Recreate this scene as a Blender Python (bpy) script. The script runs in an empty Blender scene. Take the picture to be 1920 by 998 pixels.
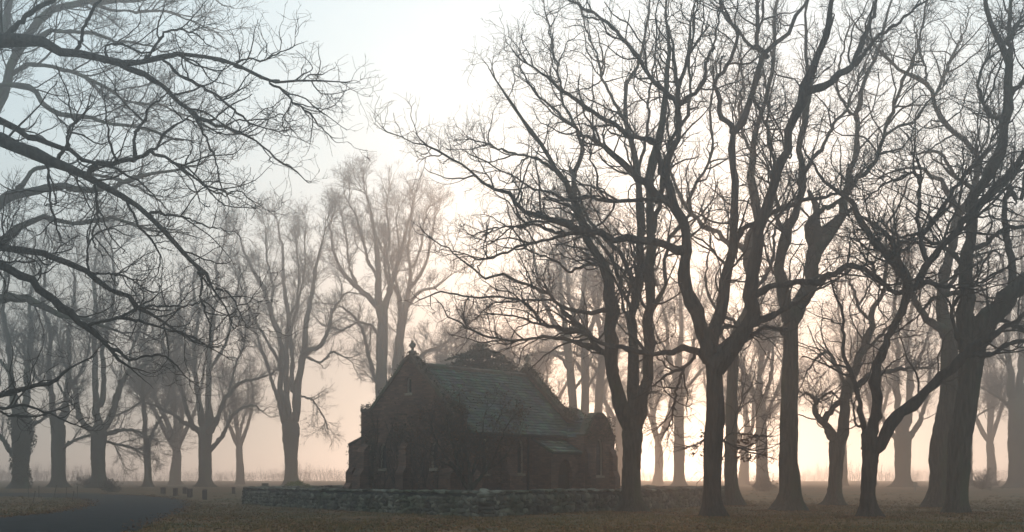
import bpy, bmesh, math, random
import numpy as np
from mathutils import Vector, Matrix, geometry

# ------------------------------------------------------------------ camera, sky, sun, exposure
SC = bpy.context.scene
COL = SC.collection
R = math.radians
F, HZ, CH = 2400.0, 897.0, 1.6          # focal length in photo pixels, horizon row, eye height
cam = bpy.data.cameras.new('camera')
camo = bpy.data.objects.new('camera', cam)
COL.objects.link(camo)
camo.location = (0, 0, CH)
camo.rotation_euler = (R(90), 0, 0)
cam.sensor_width = 36; cam.lens = 36 * F / 1920; cam.shift_y = (HZ - 499) / 1920
cam.clip_start = .1; cam.clip_end = 3000
SC.camera = camo

SUN_AZ, SUN_EL = 6.4, 5.0
world = bpy.data.worlds.new("World"); SC.world = world; world.use_nodes = True
nt = world.node_tree
sky = nt.nodes.new('ShaderNodeTexSky'); sky.sky_type = 'NISHITA'; sky.sun_disc = False
sky.sun_elevation = R(SUN_EL); sky.sun_rotation = R(SUN_AZ)
sky.air_density = 1.0; sky.dust_density = .8; sky.ozone_density = 1.0
hsv = nt.nodes.new('ShaderNodeHueSaturation'); hsv.inputs['Saturation'].default_value = .50; hsv.inputs['Hue'].default_value = .497
nt.links.new(sky.outputs[0], hsv.inputs['Color'])
veil = nt.nodes.new('ShaderNodeMixRGB'); veil.inputs[0].default_value = .5      # thin high cloud veiling the clear sky
veil.inputs[2].default_value = (3.5, 4.8, 5.4, 1)
nt.links.new(hsv.outputs[0], veil.inputs[1]); nt.links.new(veil.outputs[0], nt.nodes['Background'].inputs[0])
nt.nodes['Background'].inputs[1].default_value = .15
sun = bpy.data.lights.new('sun', 'SUN'); suno = bpy.data.objects.new('sun', sun); COL.objects.link(suno)
sun.energy = 1.2; sun.angle = R(10); sun.color = (1, .57, .33)
sd = Vector((math.sin(R(SUN_AZ)) * math.cos(R(SUN_EL)), math.cos(R(SUN_AZ)) * math.cos(R(SUN_EL)), math.sin(R(SUN_EL))))
suno.rotation_euler = sd.to_track_quat('Z', 'Y').to_euler()
suno.location = (20, 200, 60)
SC.view_settings.view_transform = 'Standard'; SC.view_settings.look = 'None'
SC.view_settings.gamma = 1; SC.view_settings.exposure = 1.0
SC.view_settings.use_curve_mapping = False
HAZE_DENSITY, HAZE_G = .0062, .80
cy = SC.cycles
cy.use_denoising = True
cy.max_bounces = 4; cy.diffuse_bounces = 2; cy.glossy_bounces = 1; cy.volume_bounces = 0; cy.transparent_max_bounces = 8
cy.use_adaptive_sampling = True; cy.adaptive_threshold = .02
cy.caustics_reflective = False; cy.caustics_refractive = False

rng = np.random.default_rng(7)
random.seed(7)

# ------------------------------------------------------------------ helpers
def terr(x, y):
    t = np.clip((np.asarray(y, float) - 84) / 56, 0, 1)
    u = np.clip((np.asarray(y, float) - 190) / 100, 0, 1)
    return .56 * t * t * (3 - 2 * t) + 0.25 * u * u * (3 - 2 * u) + .03 * np.sin(np.asarray(x) * .31 + y * .13) * np.clip((np.asarray(y) - 20) / 40, 0, 1)

def at(px, py, D):
    return np.array([(px - 960) / F * D, D, CH + (HZ - py) / F * D])

def ground_at(px, py):
    """where the sight line through a photo pixel meets the ground"""
    D = 25.0
    while D < 400:
        x = (px - 960) / F * D
        if CH + (HZ - py) / F * D <= terr(x, D): break
        D += .05
    return np.array([x, D, float(terr(x, D))])

def tag(o, label=None, cat=None, group=None, kind=None):
    for k, v in (('label', label), ('category', cat), ('group', group), ('kind', kind)):
        if v: o[k] = v
    return o

def empty(name, loc, rz=0.0):
    o = bpy.data.objects.new(name, None); COL.objects.link(o)
    o.location = loc; o.rotation_euler = (0, 0, rz); o.empty_display_size = .3
    return o

def link(name, me, mat, parent=None, smooth=False):
    if mat is not None: me.materials.append(mat)
    if smooth: me.polygons.foreach_set('use_smooth', np.ones(len(me.polygons), bool))
    o = bpy.data.objects.new(name, me); COL.objects.link(o)
    if parent is not None: o.parent = parent
    return o

def np_mesh(name, V, Q):
    """mesh from a vertex array and a quad or triangle index array"""
    me = bpy.data.meshes.new(name)
    V = np.asarray(V, np.float32); Q = np.asarray(Q, np.int32)
    k = Q.shape[1]
    me.vertices.add(len(V)); me.vertices.foreach_set('co', V.ravel())
    me.loops.add(Q.size); me.loops.foreach_set('vertex_index', Q.ravel())
    me.polygons.add(len(Q))
    me.polygons.foreach_set('loop_start', np.arange(0, Q.size, k, dtype=np.int32))
    me.polygons.foreach_set('loop_total', np.full(len(Q), k, np.int32))
    me.update(calc_edges=True)
    return me

def norm(a):
    return a / np.maximum(np.linalg.norm(a, axis=-1, keepdims=True), 1e-9)

def tubes(P, Rr, S=4, bump=None):
    """P (N,K,3), Rr (N,K) -> vertices, quads of N tapering tubes with S sides"""
    N, K, _ = P.shape
    T = norm(np.gradient(P, axis=1))
    mean = norm(P[:, -1] - P[:, 0])
    ref = np.where(np.abs(mean[:, 2:3]) < .8, np.array([[0, 0, 1.]]), np.array([[1., .2, 0]]))
    ref = np.repeat(ref[:, None, :], K, 1)
    U = norm(np.cross(T, ref)); W = np.cross(T, U)
    a = np.linspace(0, 2 * np.pi, S, endpoint=False)
    rad = Rr[:, :, None] * (1 if bump is None else bump)
    V = P[:, :, None, :] + rad[..., None] * (np.cos(a)[None, None, :, None] * U[:, :, None, :] + np.sin(a)[None, None, :, None] * W[:, :, None, :])
    idx = np.arange(N * K * S).reshape(N, K, S)
    i0 = idx[:, :-1]; i1 = idx[:, 1:]
    Q = np.stack([i0, i1, np.roll(i1, -1, 2), np.roll(i0, -1, 2)], -1).reshape(-1, 4)
    return V.reshape(-1, 3), Q

class Bag:
    def __init__(s): s.V = []; s.Q = []; s.n = 0
    def add(s, V, Q):
        s.V.append(V); s.Q.append(Q + s.n); s.n += len(V)
    def mesh(s, name): return np_mesh(name, np.concatenate(s.V), np.concatenate(s.Q))

# ------------------------------------------------------------------ materials
def newmat(name):
    m = bpy.data.materials.new(name); m.use_nodes = True
    return m, m.node_tree, m.node_tree.nodes['Principled BSDF']

def noise_mat(name, c1, c2, scale=4.0, rough=.85, bump=.3, bscale=None, c3=None, stretch=None, detail=6, dist=.05, spec=.2):
    m, t, b = newmat(name)
    N = t.nodes.new; L = t.links.new
    tc = N('ShaderNodeTexCoord'); src = tc.outputs['Object']
    if stretch:
        mp = N('ShaderNodeMapping'); mp.inputs['Scale'].default_value = stretch; L(src, mp.inputs[0]); src = mp.outputs[0]
    n = N('ShaderNodeTexNoise'); n.inputs['Scale'].default_value = scale; n.inputs['Detail'].default_value = detail; L(src, n.inputs['Vector'])
    r = N('ShaderNodeValToRGB'); L(n.outputs['Fac'], r.inputs[0])
    r.color_ramp.elements[0].position = .35; r.color_ramp.elements[0].color = (*c1, 1)
    r.color_ramp.elements[1].position = .65; r.color_ramp.elements[1].color = (*c2, 1)
    out = r.outputs[0]
    if c3:
        n3 = N('ShaderNodeTexNoise'); n3.inputs['Scale'].default_value = scale * .22; n3.inputs['Detail'].default_value = 4; L(src, n3.inputs['Vector'])
        r3 = N('ShaderNodeValToRGB'); r3.color_ramp.elements[0].position = .5; r3.color_ramp.elements[1].position = .62
        L(n3.outputs['Fac'], r3.inputs[0])
        mx = N('ShaderNodeMixRGB'); L(r3.outputs[0], mx.inputs[0]); L(out, mx.inputs[1]); mx.inputs[2].default_value = (*c3, 1); out = mx.outputs[0]
    L(out, b.inputs['Base Color']); b.inputs['Roughness'].default_value = rough
    b.inputs['Specular IOR Level'].default_value = spec
    if bump:
        nb = N('ShaderNodeTexNoise'); nb.inputs['Scale'].default_value = bscale or scale * 3; nb.inputs['Detail'].default_value = 6; L(src, nb.inputs['Vector'])
        bp = N('ShaderNodeBump'); bp.inputs['Strength'].default_value = bump; bp.inputs['Distance'].default_value = dist
        L(nb.outputs['Fac'], bp.inputs['Height']); L(bp.outputs[0], b.inputs['Normal'])
    return m

def vary(m, lo, hi):
    """each separate stone or slate a shade of its own"""
    t = m.node_tree; b = t.nodes['Principled BSDF']; l = b.inputs['Base Color'].links[0]; src = l.from_socket
    g = t.nodes.new('ShaderNodeNewGeometry'); r = t.nodes.new('ShaderNodeMapRange'); r.inputs['To Min'].default_value = lo; r.inputs['To Max'].default_value = hi
    t.links.new(g.outputs['Random Per Island'], r.inputs['Value'])
    mx = t.nodes.new('ShaderNodeMixRGB'); mx.blend_type = 'MULTIPLY'; mx.inputs[0].default_value = 1
    t.links.new(src, mx.inputs[1]); t.links.new(r.outputs[0], mx.inputs[2]); t.links.new(mx.outputs[0], b.inputs['Base Color'])

M = {}
M['bark'] = noise_mat('bark', (.012, .010, .008), (.085, .073, .056), 3, bump=1, bscale=5, c3=(.045, .055, .032), stretch=(3, 3, .5), dist=.08)
M['bark_dark'] = noise_mat('bark_dark', (.009, .008, .007), (.06, .050, .042), 3, bump=1, bscale=5, stretch=(3, 3, .5), dist=.08)
M['twig'] = noise_mat('twig', (.035, .028, .023), (.06, .048, .038), 2, bump=0)
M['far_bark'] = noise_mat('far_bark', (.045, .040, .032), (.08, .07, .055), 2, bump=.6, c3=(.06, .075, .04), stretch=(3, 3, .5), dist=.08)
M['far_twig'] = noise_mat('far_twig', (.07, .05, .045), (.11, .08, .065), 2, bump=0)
M['dead_leaf'] = noise_mat('dead_leaf', (.06, .028, .012), (.14, .065, .025), 3, bump=0)
M['litter'] = noise_mat('litter', (.08, .034, .013), (.22, .10, .038), 2, bump=0)
M['grass'] = noise_mat('grass', (.08, .065, .02), (.18, .105, .035), 1.2, bump=0)
M['ground'] = noise_mat('ground', (.075, .038, .014), (.20, .10, .036), 1.4, bump=1, bscale=7, c3=(.050, .050, .018), detail=12, dist=.08)
M['road'] = noise_mat('road', (.008, .0085, .010), (.030, .030, .031), 1.2, rough=.9, bump=.5, bscale=40, dist=.02, spec=.1, detail=10)
M['conifer'] = noise_mat('conifer', (.025, .045, .030), (.045, .075, .045), 2, bump=0)
M['hedge'] = noise_mat('hedge', (.12, .13, .03), (.24, .22, .05), 3, bump=0)
M['ivy'] = noise_mat('ivy', (.035, .035, .018), (.075, .062, .032), 3, bump=0)
M['stone'] = noise_mat('stone', (.034, .031, .024), (.115, .105, .08), 1.7, bump=.8, bscale=9, c3=(.045, .050, .028), dist=.05)
M['mortar'] = noise_mat('mortar', (.012, .012, .011), (.025, .024, .022), 5, bump=.5)
M['coping'] = noise_mat('coping', (.09, .065, .05), (.17, .12, .09), 3, bump=.6, c3=(.09, .10, .06), dist=.03)
M['sandstone'] = noise_mat('sandstone', (.24, .19, .15), (.36, .29, .22), 3, bump=.5, dist=.02)
M['wood'] = noise_mat('wood', (.035, .02, .012), (.07, .04, .022), 4, bump=.4, stretch=(6, 6, .6), dist=.01)
M['post_wood'] = noise_mat('post_wood', (.035, .022, .018), (.08, .045, .034), 3, bump=.5, stretch=(3, 3, .6), dist=.02)
M['stake'] = noise_mat('stake', (.05, .04, .03), (.10, .08, .06), 3, bump=.2)
M['iron'] = noise_mat('iron', (.02, .02, .02), (.04, .038, .036), 4, rough=.6, bump=.2, dist=.01)

def brick_mat():
    m, t, b = newmat('brick'); N = t.nodes.new; L = t.links.new
    tc = N('ShaderNodeTexCoord'); sx = N('ShaderNodeSeparateXYZ'); L(tc.outputs['Object'], sx.inputs[0])
    ad = N('ShaderNodeMath'); ad.operation = 'ADD'; L(sx.outputs[0], ad.inputs[0]); L(sx.outputs[1], ad.inputs[1])
    cx = N('ShaderNodeCombineXYZ'); L(ad.outputs[0], cx.inputs[0]); L(sx.outputs[2], cx.inputs[1])
    br = N('ShaderNodeTexBrick'); L(cx.outputs[0], br.inputs['Vector'])
    br.inputs['Scale'].default_value = 1; br.inputs['Brick Width'].default_value = .30; br.inputs['Row Height'].default_value = .105
    br.inputs['Mortar Size'].default_value = .013; br.inputs['Mortar Smooth'].default_value = .3
    br.inputs['Color1'].default_value = (.27, .145, .10, 1); br.inputs['Color2'].default_value = (.10, .06, .046, 1); br.inputs['Mortar'].default_value = (.13, .10, .085, 1)
    n = N('ShaderNodeTexNoise'); n.inputs['Scale'].default_value = .8; n.inputs['Detail'].default_value = 8; L(tc.outputs['Object'], n.inputs['Vector'])
    r = N('ShaderNodeValToRGB'); r.color_ramp.elements[0].position = .3; r.color_ramp.elements[0].color = (.5, .5, .5, 1); r.color_ramp.elements[1].position = .7; r.color_ramp.elements[1].color = (1.15, 1.1, 1.05, 1)
    L(n.outputs[0], r.inputs[0])
    mx = N('ShaderNodeMixRGB'); mx.blend_type = 'MULTIPLY'; mx.inputs[0].default_value = 1; L(br.outputs[0], mx.inputs[1]); L(r.outputs[0], mx.inputs[2])
    L(mx.outputs[0], b.inputs['Base Color']); b.inputs['Roughness'].default_value = .9; b.inputs['Specular IOR Level'].default_value = .2
    bp = N('ShaderNodeBump'); bp.invert = True; bp.inputs['Strength'].default_value = .8; bp.inputs['Distance'].default_value = .03
    L(br.outputs['Fac'], bp.inputs['Height'])
    n2 = N('ShaderNodeTexNoise'); n2.inputs['Scale'].default_value = 12; L(tc.outputs['Object'], n2.inputs['Vector'])
    b2 = N('ShaderNodeBump'); b2.inputs['Strength'].default_value = .5; b2.inputs['Distance'].default_value = .03; L(n2.outputs[0], b2.inputs['Height']); L(bp.outputs[0], b2.inputs['Normal'])
    L(b2.outputs[0], b.inputs['Normal'])
    return m
M['brick'] = brick_mat()

def slate_mat():
    m, t, b = newmat('slate'); N = t.nodes.new; L = t.links.new
    tc = N('ShaderNodeTexCoord')
    mp = N('ShaderNodeMapping'); mp.inputs['Scale'].default_value = (1, 3.2, 3); L(tc.outputs['Object'], mp.inputs[0])
    v = N('ShaderNodeTexVoronoi'); v.inputs['Scale'].default_value = 1.2; L(mp.outputs[0], v.inputs['Vector'])
    n = N('ShaderNodeTexNoise'); n.inputs['Scale'].default_value = 1.0; n.inputs['Detail'].default_value = 8; L(tc.outputs['Object'], n.inputs['Vector'])
    r = N('ShaderNodeValToRGB'); r.color_ramp.elements[0].position = .3; r.color_ramp.elements[0].color = (.045, .062, .044, 1); r.color_ramp.elements[1].position = .7; r.color_ramp.elements[1].color = (.092, .115, .085, 1)
    L(n.outputs[0], r.inputs[0])
    mx = N('ShaderNodeMixRGB'); mx.blend_type = 'MULTIPLY'; mx.inputs[0].default_value = .5; L(r.outputs[0], mx.inputs[1]); L(v.outputs['Color'], mx.inputs[2])
    L(mx.outputs[0], b.inputs['Base Color']); b.inputs['Roughness'].default_value = .7; b.inputs['Specular IOR Level'].default_value = .3
    n2 = N('ShaderNodeTexNoise'); n2.inputs['Scale'].default_value = 9; L(tc.outputs['Object'], n2.inputs['Vector'])
    b2 = N('ShaderNodeBump'); b2.inputs['Strength'].default_value = .6; b2.inputs['Distance'].default_value = .03; L(n2.outputs[0], b2.inputs['Height']); L(b2.outputs[0], b.inputs['Normal'])
    return m
M['slate'] = slate_mat()
vary(M['slate'], .5, 1.7); vary(M['stone'], .5, 2.3)
for k_ in ('dead_leaf', 'litter', 'grass', 'ivy'): vary(M[k_], .5, 1.7)
def glass_mat():
    m, t, b = newmat('dark_glass')
    b.inputs['Base Color'].default_value = (.02, .022, .025, 1); b.inputs['Roughness'].default_value = .25
    return m
M['glass'] = glass_mat()

# ------------------------------------------------------------------ ground, road
def build_ground():
    xs = np.concatenate([np.linspace(-220, -60, 16)[:-1], np.linspace(-60, 60, 121), np.linspace(60, 220, 16)[1:]])
    ys = np.concatenate([np.linspace(-60, 20, 10)[:-1], np.linspace(20, 160, 141), np.linspace(160, 396, 34)[1:]])
    X, Y = np.meshgrid(xs, ys)
    Z = terr(X, Y)
    V = np.stack([X, Y, Z], -1).reshape(-1, 3)
    ny, nx = X.shape
    i = np.arange(ny * nx).reshape(ny, nx)
    Q = np.stack([i[:-1, :-1], i[:-1, 1:], i[1:, 1:], i[1:, :-1]], -1).reshape(-1, 4)
    g = link('ground', np_mesh('ground', V, Q), M['ground'], smooth=True)
    tag(g, kind='structure')
    return g
build_ground()

def ribbon(name, left, right, mat, lift, n=60):
    """strip between two ground polylines, draped on the terrain"""
    def res(pl, k):
        pl = np.array(pl, float); d = np.r_[0, np.cumsum(np.linalg.norm(np.diff(pl, axis=0), axis=1))]
        t = np.linspace(0, d[-1], k); return np.stack([np.interp(t, d, pl[:, j]) for j in range(2)], -1)
    A, B = res(left, n), res(right, n)
    W = 14
    s = np.linspace(0, 1, W)[None, :, None]
    G = A[:, None] * (1 - s) + B[:, None] * s
    Z = terr(G[..., 0], G[..., 1]) + lift
    V = np.concatenate([G, Z[..., None]], -1).reshape(-1, 3)
    i = np.arange(n * W).reshape(n, W)
    Q = np.stack([i[:-1, :-1], i[:-1, 1:], i[1:, 1:], i[1:, :-1]], -1).reshape(-1, 4)
    o = link(name, np_mesh(name, V, Q), mat, smooth=True); tag(o, kind='structure'); return o

def gp(*pts): return [ground_at(*p)[:2] for p in pts]
# the drive comes in at the near left, swings round before the posts and leaves along the far side of the verge
R_edge = [(-14.5, 18)] + gp((255, 997), (300, 975), (345, 958), (362, 948), (350, 939), (318, 933), (270, 929), (190, 926.5), (90, 925), (-60, 924)) + [(-90, 118)]
L_edge = [(-24, 18)] + gp((-60, 974), (30, 968), (98, 961), (140, 953), (160, 947), (165, 941), (150, 937), (120, 934), (60, 932), (0, 931), (-120, 930)) + [(-80, 96)]
ribbon('road', L_edge, R_edge, M['road'], .012)

# ------------------------------------------------------------------ trees
def parse(s):
    pts = []
    for tok in s.split():
        v = [float(q) for q in tok.split(',')]
        pts.append((v[0], v[1], v[2] if len(v) > 2 else np.nan))
    a = np.array(pts)
    d = np.r_[0, np.cumsum(np.hypot(*np.diff(a[:, :2], axis=0).T))]
    ok = ~np.isnan(a[:, 2])
    a[:, 2] = np.interp(d, d[ok], a[ok, 2])
    return a, d

def smooth_line(a, d, K):
    """Catmull-Rom through the given points, K samples along the length"""
    n = len(a)
    if n == 2:
        t = np.linspace(0, 1, K)[:, None]; return a[0] * (1 - t) + a[1] * t
    ts = np.linspace(0, d[-1], K); out = np.zeros((K, a.shape[1]))
    tan = np.gradient(a, d + np.arange(n) * 1e-6, axis=0) * .62
    for k, t in enumerate(ts):
        i = min(max(np.searchsorted(d, t) - 1, 0), n - 2)
        h = d[i + 1] - d[i]; u = (t - d[i]) / max(h, 1e-6)
        out[k] = ((2*u**3 - 3*u**2 + 1) * a[i] + (u**3 - 2*u**2 + u) * h * tan[i] + (-2*u**3 + 3*u**2) * a[i+1] + (u**3 - u**2) * h * tan[i+1])
    return out

def spawn(rg, P, Rr, dens, len_rng, ang, t0, wander, up, K, rfac, rmin, taper=.35, out_len=True, plane=0.0):
    """children on a set of branches; everything vectorised"""
    seg = np.linalg.norm(np.diff(P, axis=1), axis=2); Ls = seg.sum(1)
    n = int(dens * Ls.sum() * (1 - t0))
    if n < 1: return None
    w = Ls / Ls.sum()
    pi = rg.choice(len(P), n, p=w)
    t = t0 + (1 - t0) * rg.random(n)
    Kp = P.shape[1]
    f = t * (Kp - 1); i = np.minimum(f.astype(int), Kp - 2); u = (f - i)[:, None]
    pos = P[pi, i] * (1 - u) + P[pi, i + 1] * u
    pr = Rr[pi, i] * (1 - u[:, 0]) + Rr[pi, i + 1] * u[:, 0]
    dr = norm(P[pi, i + 1] - P[pi, i])
    v = norm(np.cross(dr, rg.normal(size=(n, 3))))
    a = rg.uniform(*ang, n)[:, None]
    d = norm(dr * np.cos(a) + v * np.sin(a))
    L = rg.uniform(*len_rng, n)
    if out_len: L = L * (1.15 - .65 * t)
    L = np.minimum(np.minimum(L, Ls[pi] * .9 + .15), pr * 105 + .35)
    r0 = np.minimum(pr * .75, L * rfac)
    r0 = np.maximum(r0, rmin)
    C = np.zeros((n, K, 3)); C[:, 0] = pos
    step = (L / (K - 1))[:, None]
    for k in range(1, K):
        d = norm(d + rg.normal(size=(n, 3)) * wander + np.array([0, 0, up]))
        C[:, k] = C[:, k - 1] + d * step
    tt = np.linspace(0, 1, K)[None, :]
    CR = np.maximum(r0[:, None] * (1 - (1 - taper) * tt), rmin * .7)
    return C, CR

def grow(rg, bag, P, Rr, spec):
    """spec: list of dicts, one per order of branching"""
    cur = (P, Rr)
    for s in spec:
        nxt = spawn(rg, cur[0], cur[1], s['dens'], s['len'], s.get('ang', (.5, 1.1)), s.get('t0', .15), s['wander'], s['up'], s['K'], s['rfac'], s['rmin'])
        if nxt is None: break
        V, Q = tubes(*nxt, S=s.get('S', 3)); bag.add(V, Q)
        cur = nxt
    return cur

OAK = [dict(dens=2.6, len=(1.2, 4.2), ang=(.45, 1.15), t0=.22, wander=.25, up=.085, K=11, rfac=.016, rmin=.012, S=4),
       dict(dens=3.1, len=(.6, 1.8), ang=(.5, 1.3), t0=.12, wander=.28, up=.04, K=7, rfac=.012, rmin=.009),
       dict(dens=4.0, len=(.25, .8), ang=(.5, 1.2), t0=.2, wander=.25, up=.04, K=4, rfac=.009, rmin=.007)]
ELM = [dict(dens=3.4, len=(2.0, 5.5), ang=(.35, .85), t0=.30, wander=.16, up=.07, K=9, rfac=.013, rmin=.014, S=4),
       dict(dens=2.8, len=(.9, 2.4), ang=(.4, .9), t0=.2, wander=.2, up=.06, K=6, rfac=.010, rmin=.013),
       dict(dens=4.4, len=(.4, 1.2), ang=(.4, .9), t0=.15, wander=.2, up=.05, K=4, rfac=.008, rmin=.011)]

def trunk_mesh(rg, pts, rad, S=18, flare=.55, base_z=0.0):
    """pts (K,3) rad (K,) -> knobbly trunk with root flare"""
    K = len(pts)
    a = np.linspace(0, 2 * np.pi, S, endpoint=False)
    h = pts[:, 2] - base_z
    k1 = rg.integers(4, 7); p1, p2 = rg.random(2) * 6
    lob = 1 + .10 * np.sin(a * 3 + p1)[None, :] + .05 * np.sin(a * 2 + h[:, None] * 1.2 + p2) + .035 * np.sin(a * 7 + h[:, None] * 2.5)
    fl = np.exp(-np.maximum(h, 0) / .38)[:, None] * flare * (1 + .5 * np.sin(a * k1 + p2)[None, :])
    nz = 1 + .03 * rg.normal(size=(K, S))
    V, Q = tubes(pts[None], rad[None], S, bump=(lob * nz + fl)[None])
    return V, Q

def leaves_on(rg, cur, n, size):
    """small curled leaf quads hanging from twig tips"""
    P = cur[0]; i = rg.choice(len(P), n)
    c = P[i, -1] + rg.normal(size=(n, 3)) * .03
    return leaf_quads(rg, c, size)

def leaf_quads(rg, c, size, flat=None):
    n = len(c)
    u = norm(rg.normal(size=(n, 3)));
    if flat is not None: u[:, 2] *= flat; u = norm(u)
    w = norm(np.cross(u, rg.normal(size=(n, 3))))
    if flat is not None: w[:, 2] *= flat; w = norm(w)
    s = (size * rg.uniform(.6, 1.3, n))[:, None]
    V = np.stack([c - u * s, c - w * s * .5 , c + u * s, c + w * s * .5], 1)
    return V.reshape(-1, 3), np.arange(4 * n).reshape(n, 4)

def traced_tree(name, label, cat, base, trunk, limbs, seed, spec=OAK, group=None, mat='bark', tmat='twig', flare=.8,
                depth=None, shoots=0, extra=11, leaves=0, dens=1.0, spread=.45, tips=True, ground=True, ivy=0):
    rg = np.random.default_rng(seed)
    bx, by = base
    if depth and depth > 100: depth *= 1.18
    g = ground_at(bx, by) if depth is None else None
    D = g[1] if depth is None else depth
    gx = (bx - 960) / F * D; gz = float(terr(gx, D))
    root = empty(name, (gx, D, gz)); tag(root, label, cat, group)
    O = np.array([gx, D, gz])
    px2m = D / F
    a, d = parse(trunk)
    T = smooth_line(a, d, max(24, int(d[-1] * px2m / .28)))
    tp = np.stack([at(x, y, D) for x, y in T[:, :2]]); tp[0, 2] = gz - .12
    tr = T[:, 2] / 2 * px2m * (.92 if D > 130 else 1); tr[-3:] *= [.97, .88, .62]      # close the trunk inside its fork
    V, Q = trunk_mesh(rg, tp - O, tr, flare=flare)
    link('trunk', np_mesh('trunk', V, Q), M[mat], root, smooth=True)
    placed = [(T[:, :2], np.full(len(T), D))]
    LP, LR = [], []
    for li, s in enumerate(limbs):
        a, d = parse(s)
        # start on the nearest limb already built
        best = min(((np.hypot(*(q - a[0, :2]).T).min(), k) for k, (q, _) in enumerate(placed)))
        q, dq = placed[best[1]]; j = np.hypot(*(q - a[0, :2]).T).argmin()
        if best[0] > .5:
            a = np.vstack([[q[j, 0], q[j, 1], a[0, 2]], a]) if best[0] > 3 else np.vstack([[q[j, 0], q[j, 1], a[0, 2]], a[1:]])
            d = np.r_[0, np.cumsum(np.hypot(*np.diff(a[:, :2], axis=0).T))]
        D0 = dq[j]
        K = 26
        C = smooth_line(a, d, K)
        lat = d[-1] * px2m
        off = rg.uniform(.35, 1) * (1 if (li % 2) else -1) * spread * lat
        off = np.clip(off, -7, 7)
        tt = np.linspace(0, 1, K)
        dd = D0 + off * tt ** 1.15 + .03 * lat * np.sin(tt * 7 + rg.random() * 6) * tt
        P = np.stack([at(C[k, 0], C[k, 1], dd[k]) for k in range(K)])
        wob = rg.normal(size=(K, 3)) * .013 * np.sqrt(lat); wob[0] = 0
        P = P + wob
        r = np.maximum(C[:, 2] / 2 * px2m * (.84 if mat == 'far_bark' and D > 100 else 1), .008)
        s_arc = np.r_[0, np.cumsum(np.linalg.norm(np.diff(P, axis=0), axis=1))]
        r = r * (1 + (.45 if best[1] == 0 else .35) * np.exp(-s_arc / (3.2 * r[0] + .05)))      # collar where the limb leaves its parent
        S_ = 9 if r[0] > .06 else 6
        knot = 1 + .07 * rg.normal(size=(K, 1)) + .22 * (rg.random((K, 1)) > .88) * (np.arange(K)[:, None] > 1)
        V, Q = tubes((P - O)[None], r[None] , S_, bump=(knot * (1 + .06 * rg.normal(size=(K, S_))))[None])
        link('limb', np_mesh('limb', V, Q), M[mat], root, smooth=True)
        placed.append((C[:, :2], dd)); LP.append(P); LR.append(r)
    LP, LR = np.array(LP), np.array(LR)
    bag = Bag()
    # limbs the photograph does not resolve: towards and away from the eye
    if extra:
        Pt = tp[len(tp) // 2:][None]; Rt = tr[len(tr) // 2:][None]
        src = (LP[:, :17], LR[:, :17])
        C, CR = spawn(rg, *src, extra / max(1e-6, sum(np.linalg.norm(np.diff(p, axis=0), axis=1).sum() for p in LP)), (3, 6), (.5, 1.0), .1, .16, .10, 26, .014, .02)
        V, Q = tubes(C - O, CR, 6); bag.add(V, Q)
        LP = np.concatenate([LP, C]); LR = np.concatenate([LR, CR])
    if tips:
        # carry every limb on past its traced end
        C = np.zeros((len(LP) * 2, 26, 3)); n = len(C)
        e = np.repeat(LP[:, -1], 2, 0); dr = norm(np.repeat(LP[:, -1] - LP[:, -4], 2, 0)); C[:, 0] = e
        L = np.clip(np.repeat(LR[:, -1], 2) * 38, .4, 4.5) * rg.uniform(.7, 1.1, n)
        d_ = norm(dr + rg.normal(size=(n, 3)) * .25)
        for k in range(1, 26):
            d_ = norm(d_ + rg.normal(size=(n, 3)) * .13 + np.array([0, 0, .015])); C[:, k] = C[:, k - 1] + d_ * (L / 25)[:, None]
        CR = np.repeat(LR[:, -1], 2)[:, None] * np.linspace(1, .25, 26)[None]; CR = np.maximum(CR, .008)
        V, Q = tubes(C - O, CR, 5); bag.add(V, Q)
        LP = np.concatenate([LP, C]); LR = np.concatenate([LR, CR])
    sp = [dict(s) for s in spec]
    sp[0]['dens'] *= dens
    cur = grow(rg, bag, LP - O, LR, sp)
    if shoots:
        tpp = (tp - O)[None]
        o = spawn(rg, tpp, tr[None], shoots, (.5, 1.6), (.9, 1.5), .12, .12, .03, 6, .008, .008)
        V, Q = tubes(*o, S=3); bag.add(V, Q)
        o = spawn(rg, *o, 3, (.25, .7), (.4, .9), .1, .12, .03, 4, .008, .007)
        V, Q = tubes(*o, S=3); bag.add(V, Q)
    link('crown', bag.mesh('crown'), M[tmat], root)
    if leaves:
        V, Q = leaves_on(rg, cur, leaves, .055)
        link('leaves', np_mesh('leaves', V, Q), M['dead_leaf'], root)
    if ivy:
        k = rg.integers(0, int(len(tp) * .95), ivy); an = rg.random(ivy) * 6.28
        rr = tr[k] * (.95 + (.35 + .35 * np.sin(k * .45 + an)) * rg.random(ivy) ** 2) + .03
        c = (tp - O)[k] + np.stack([np.cos(an) * rr, np.sin(an) * rr, rg.normal(size=ivy) * .15], -1)
        V, Q = leaf_quads(rg, c, .13)
        link('ivy', np_mesh('ivy', V, Q), M['ivy'], root)
    return root

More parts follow.
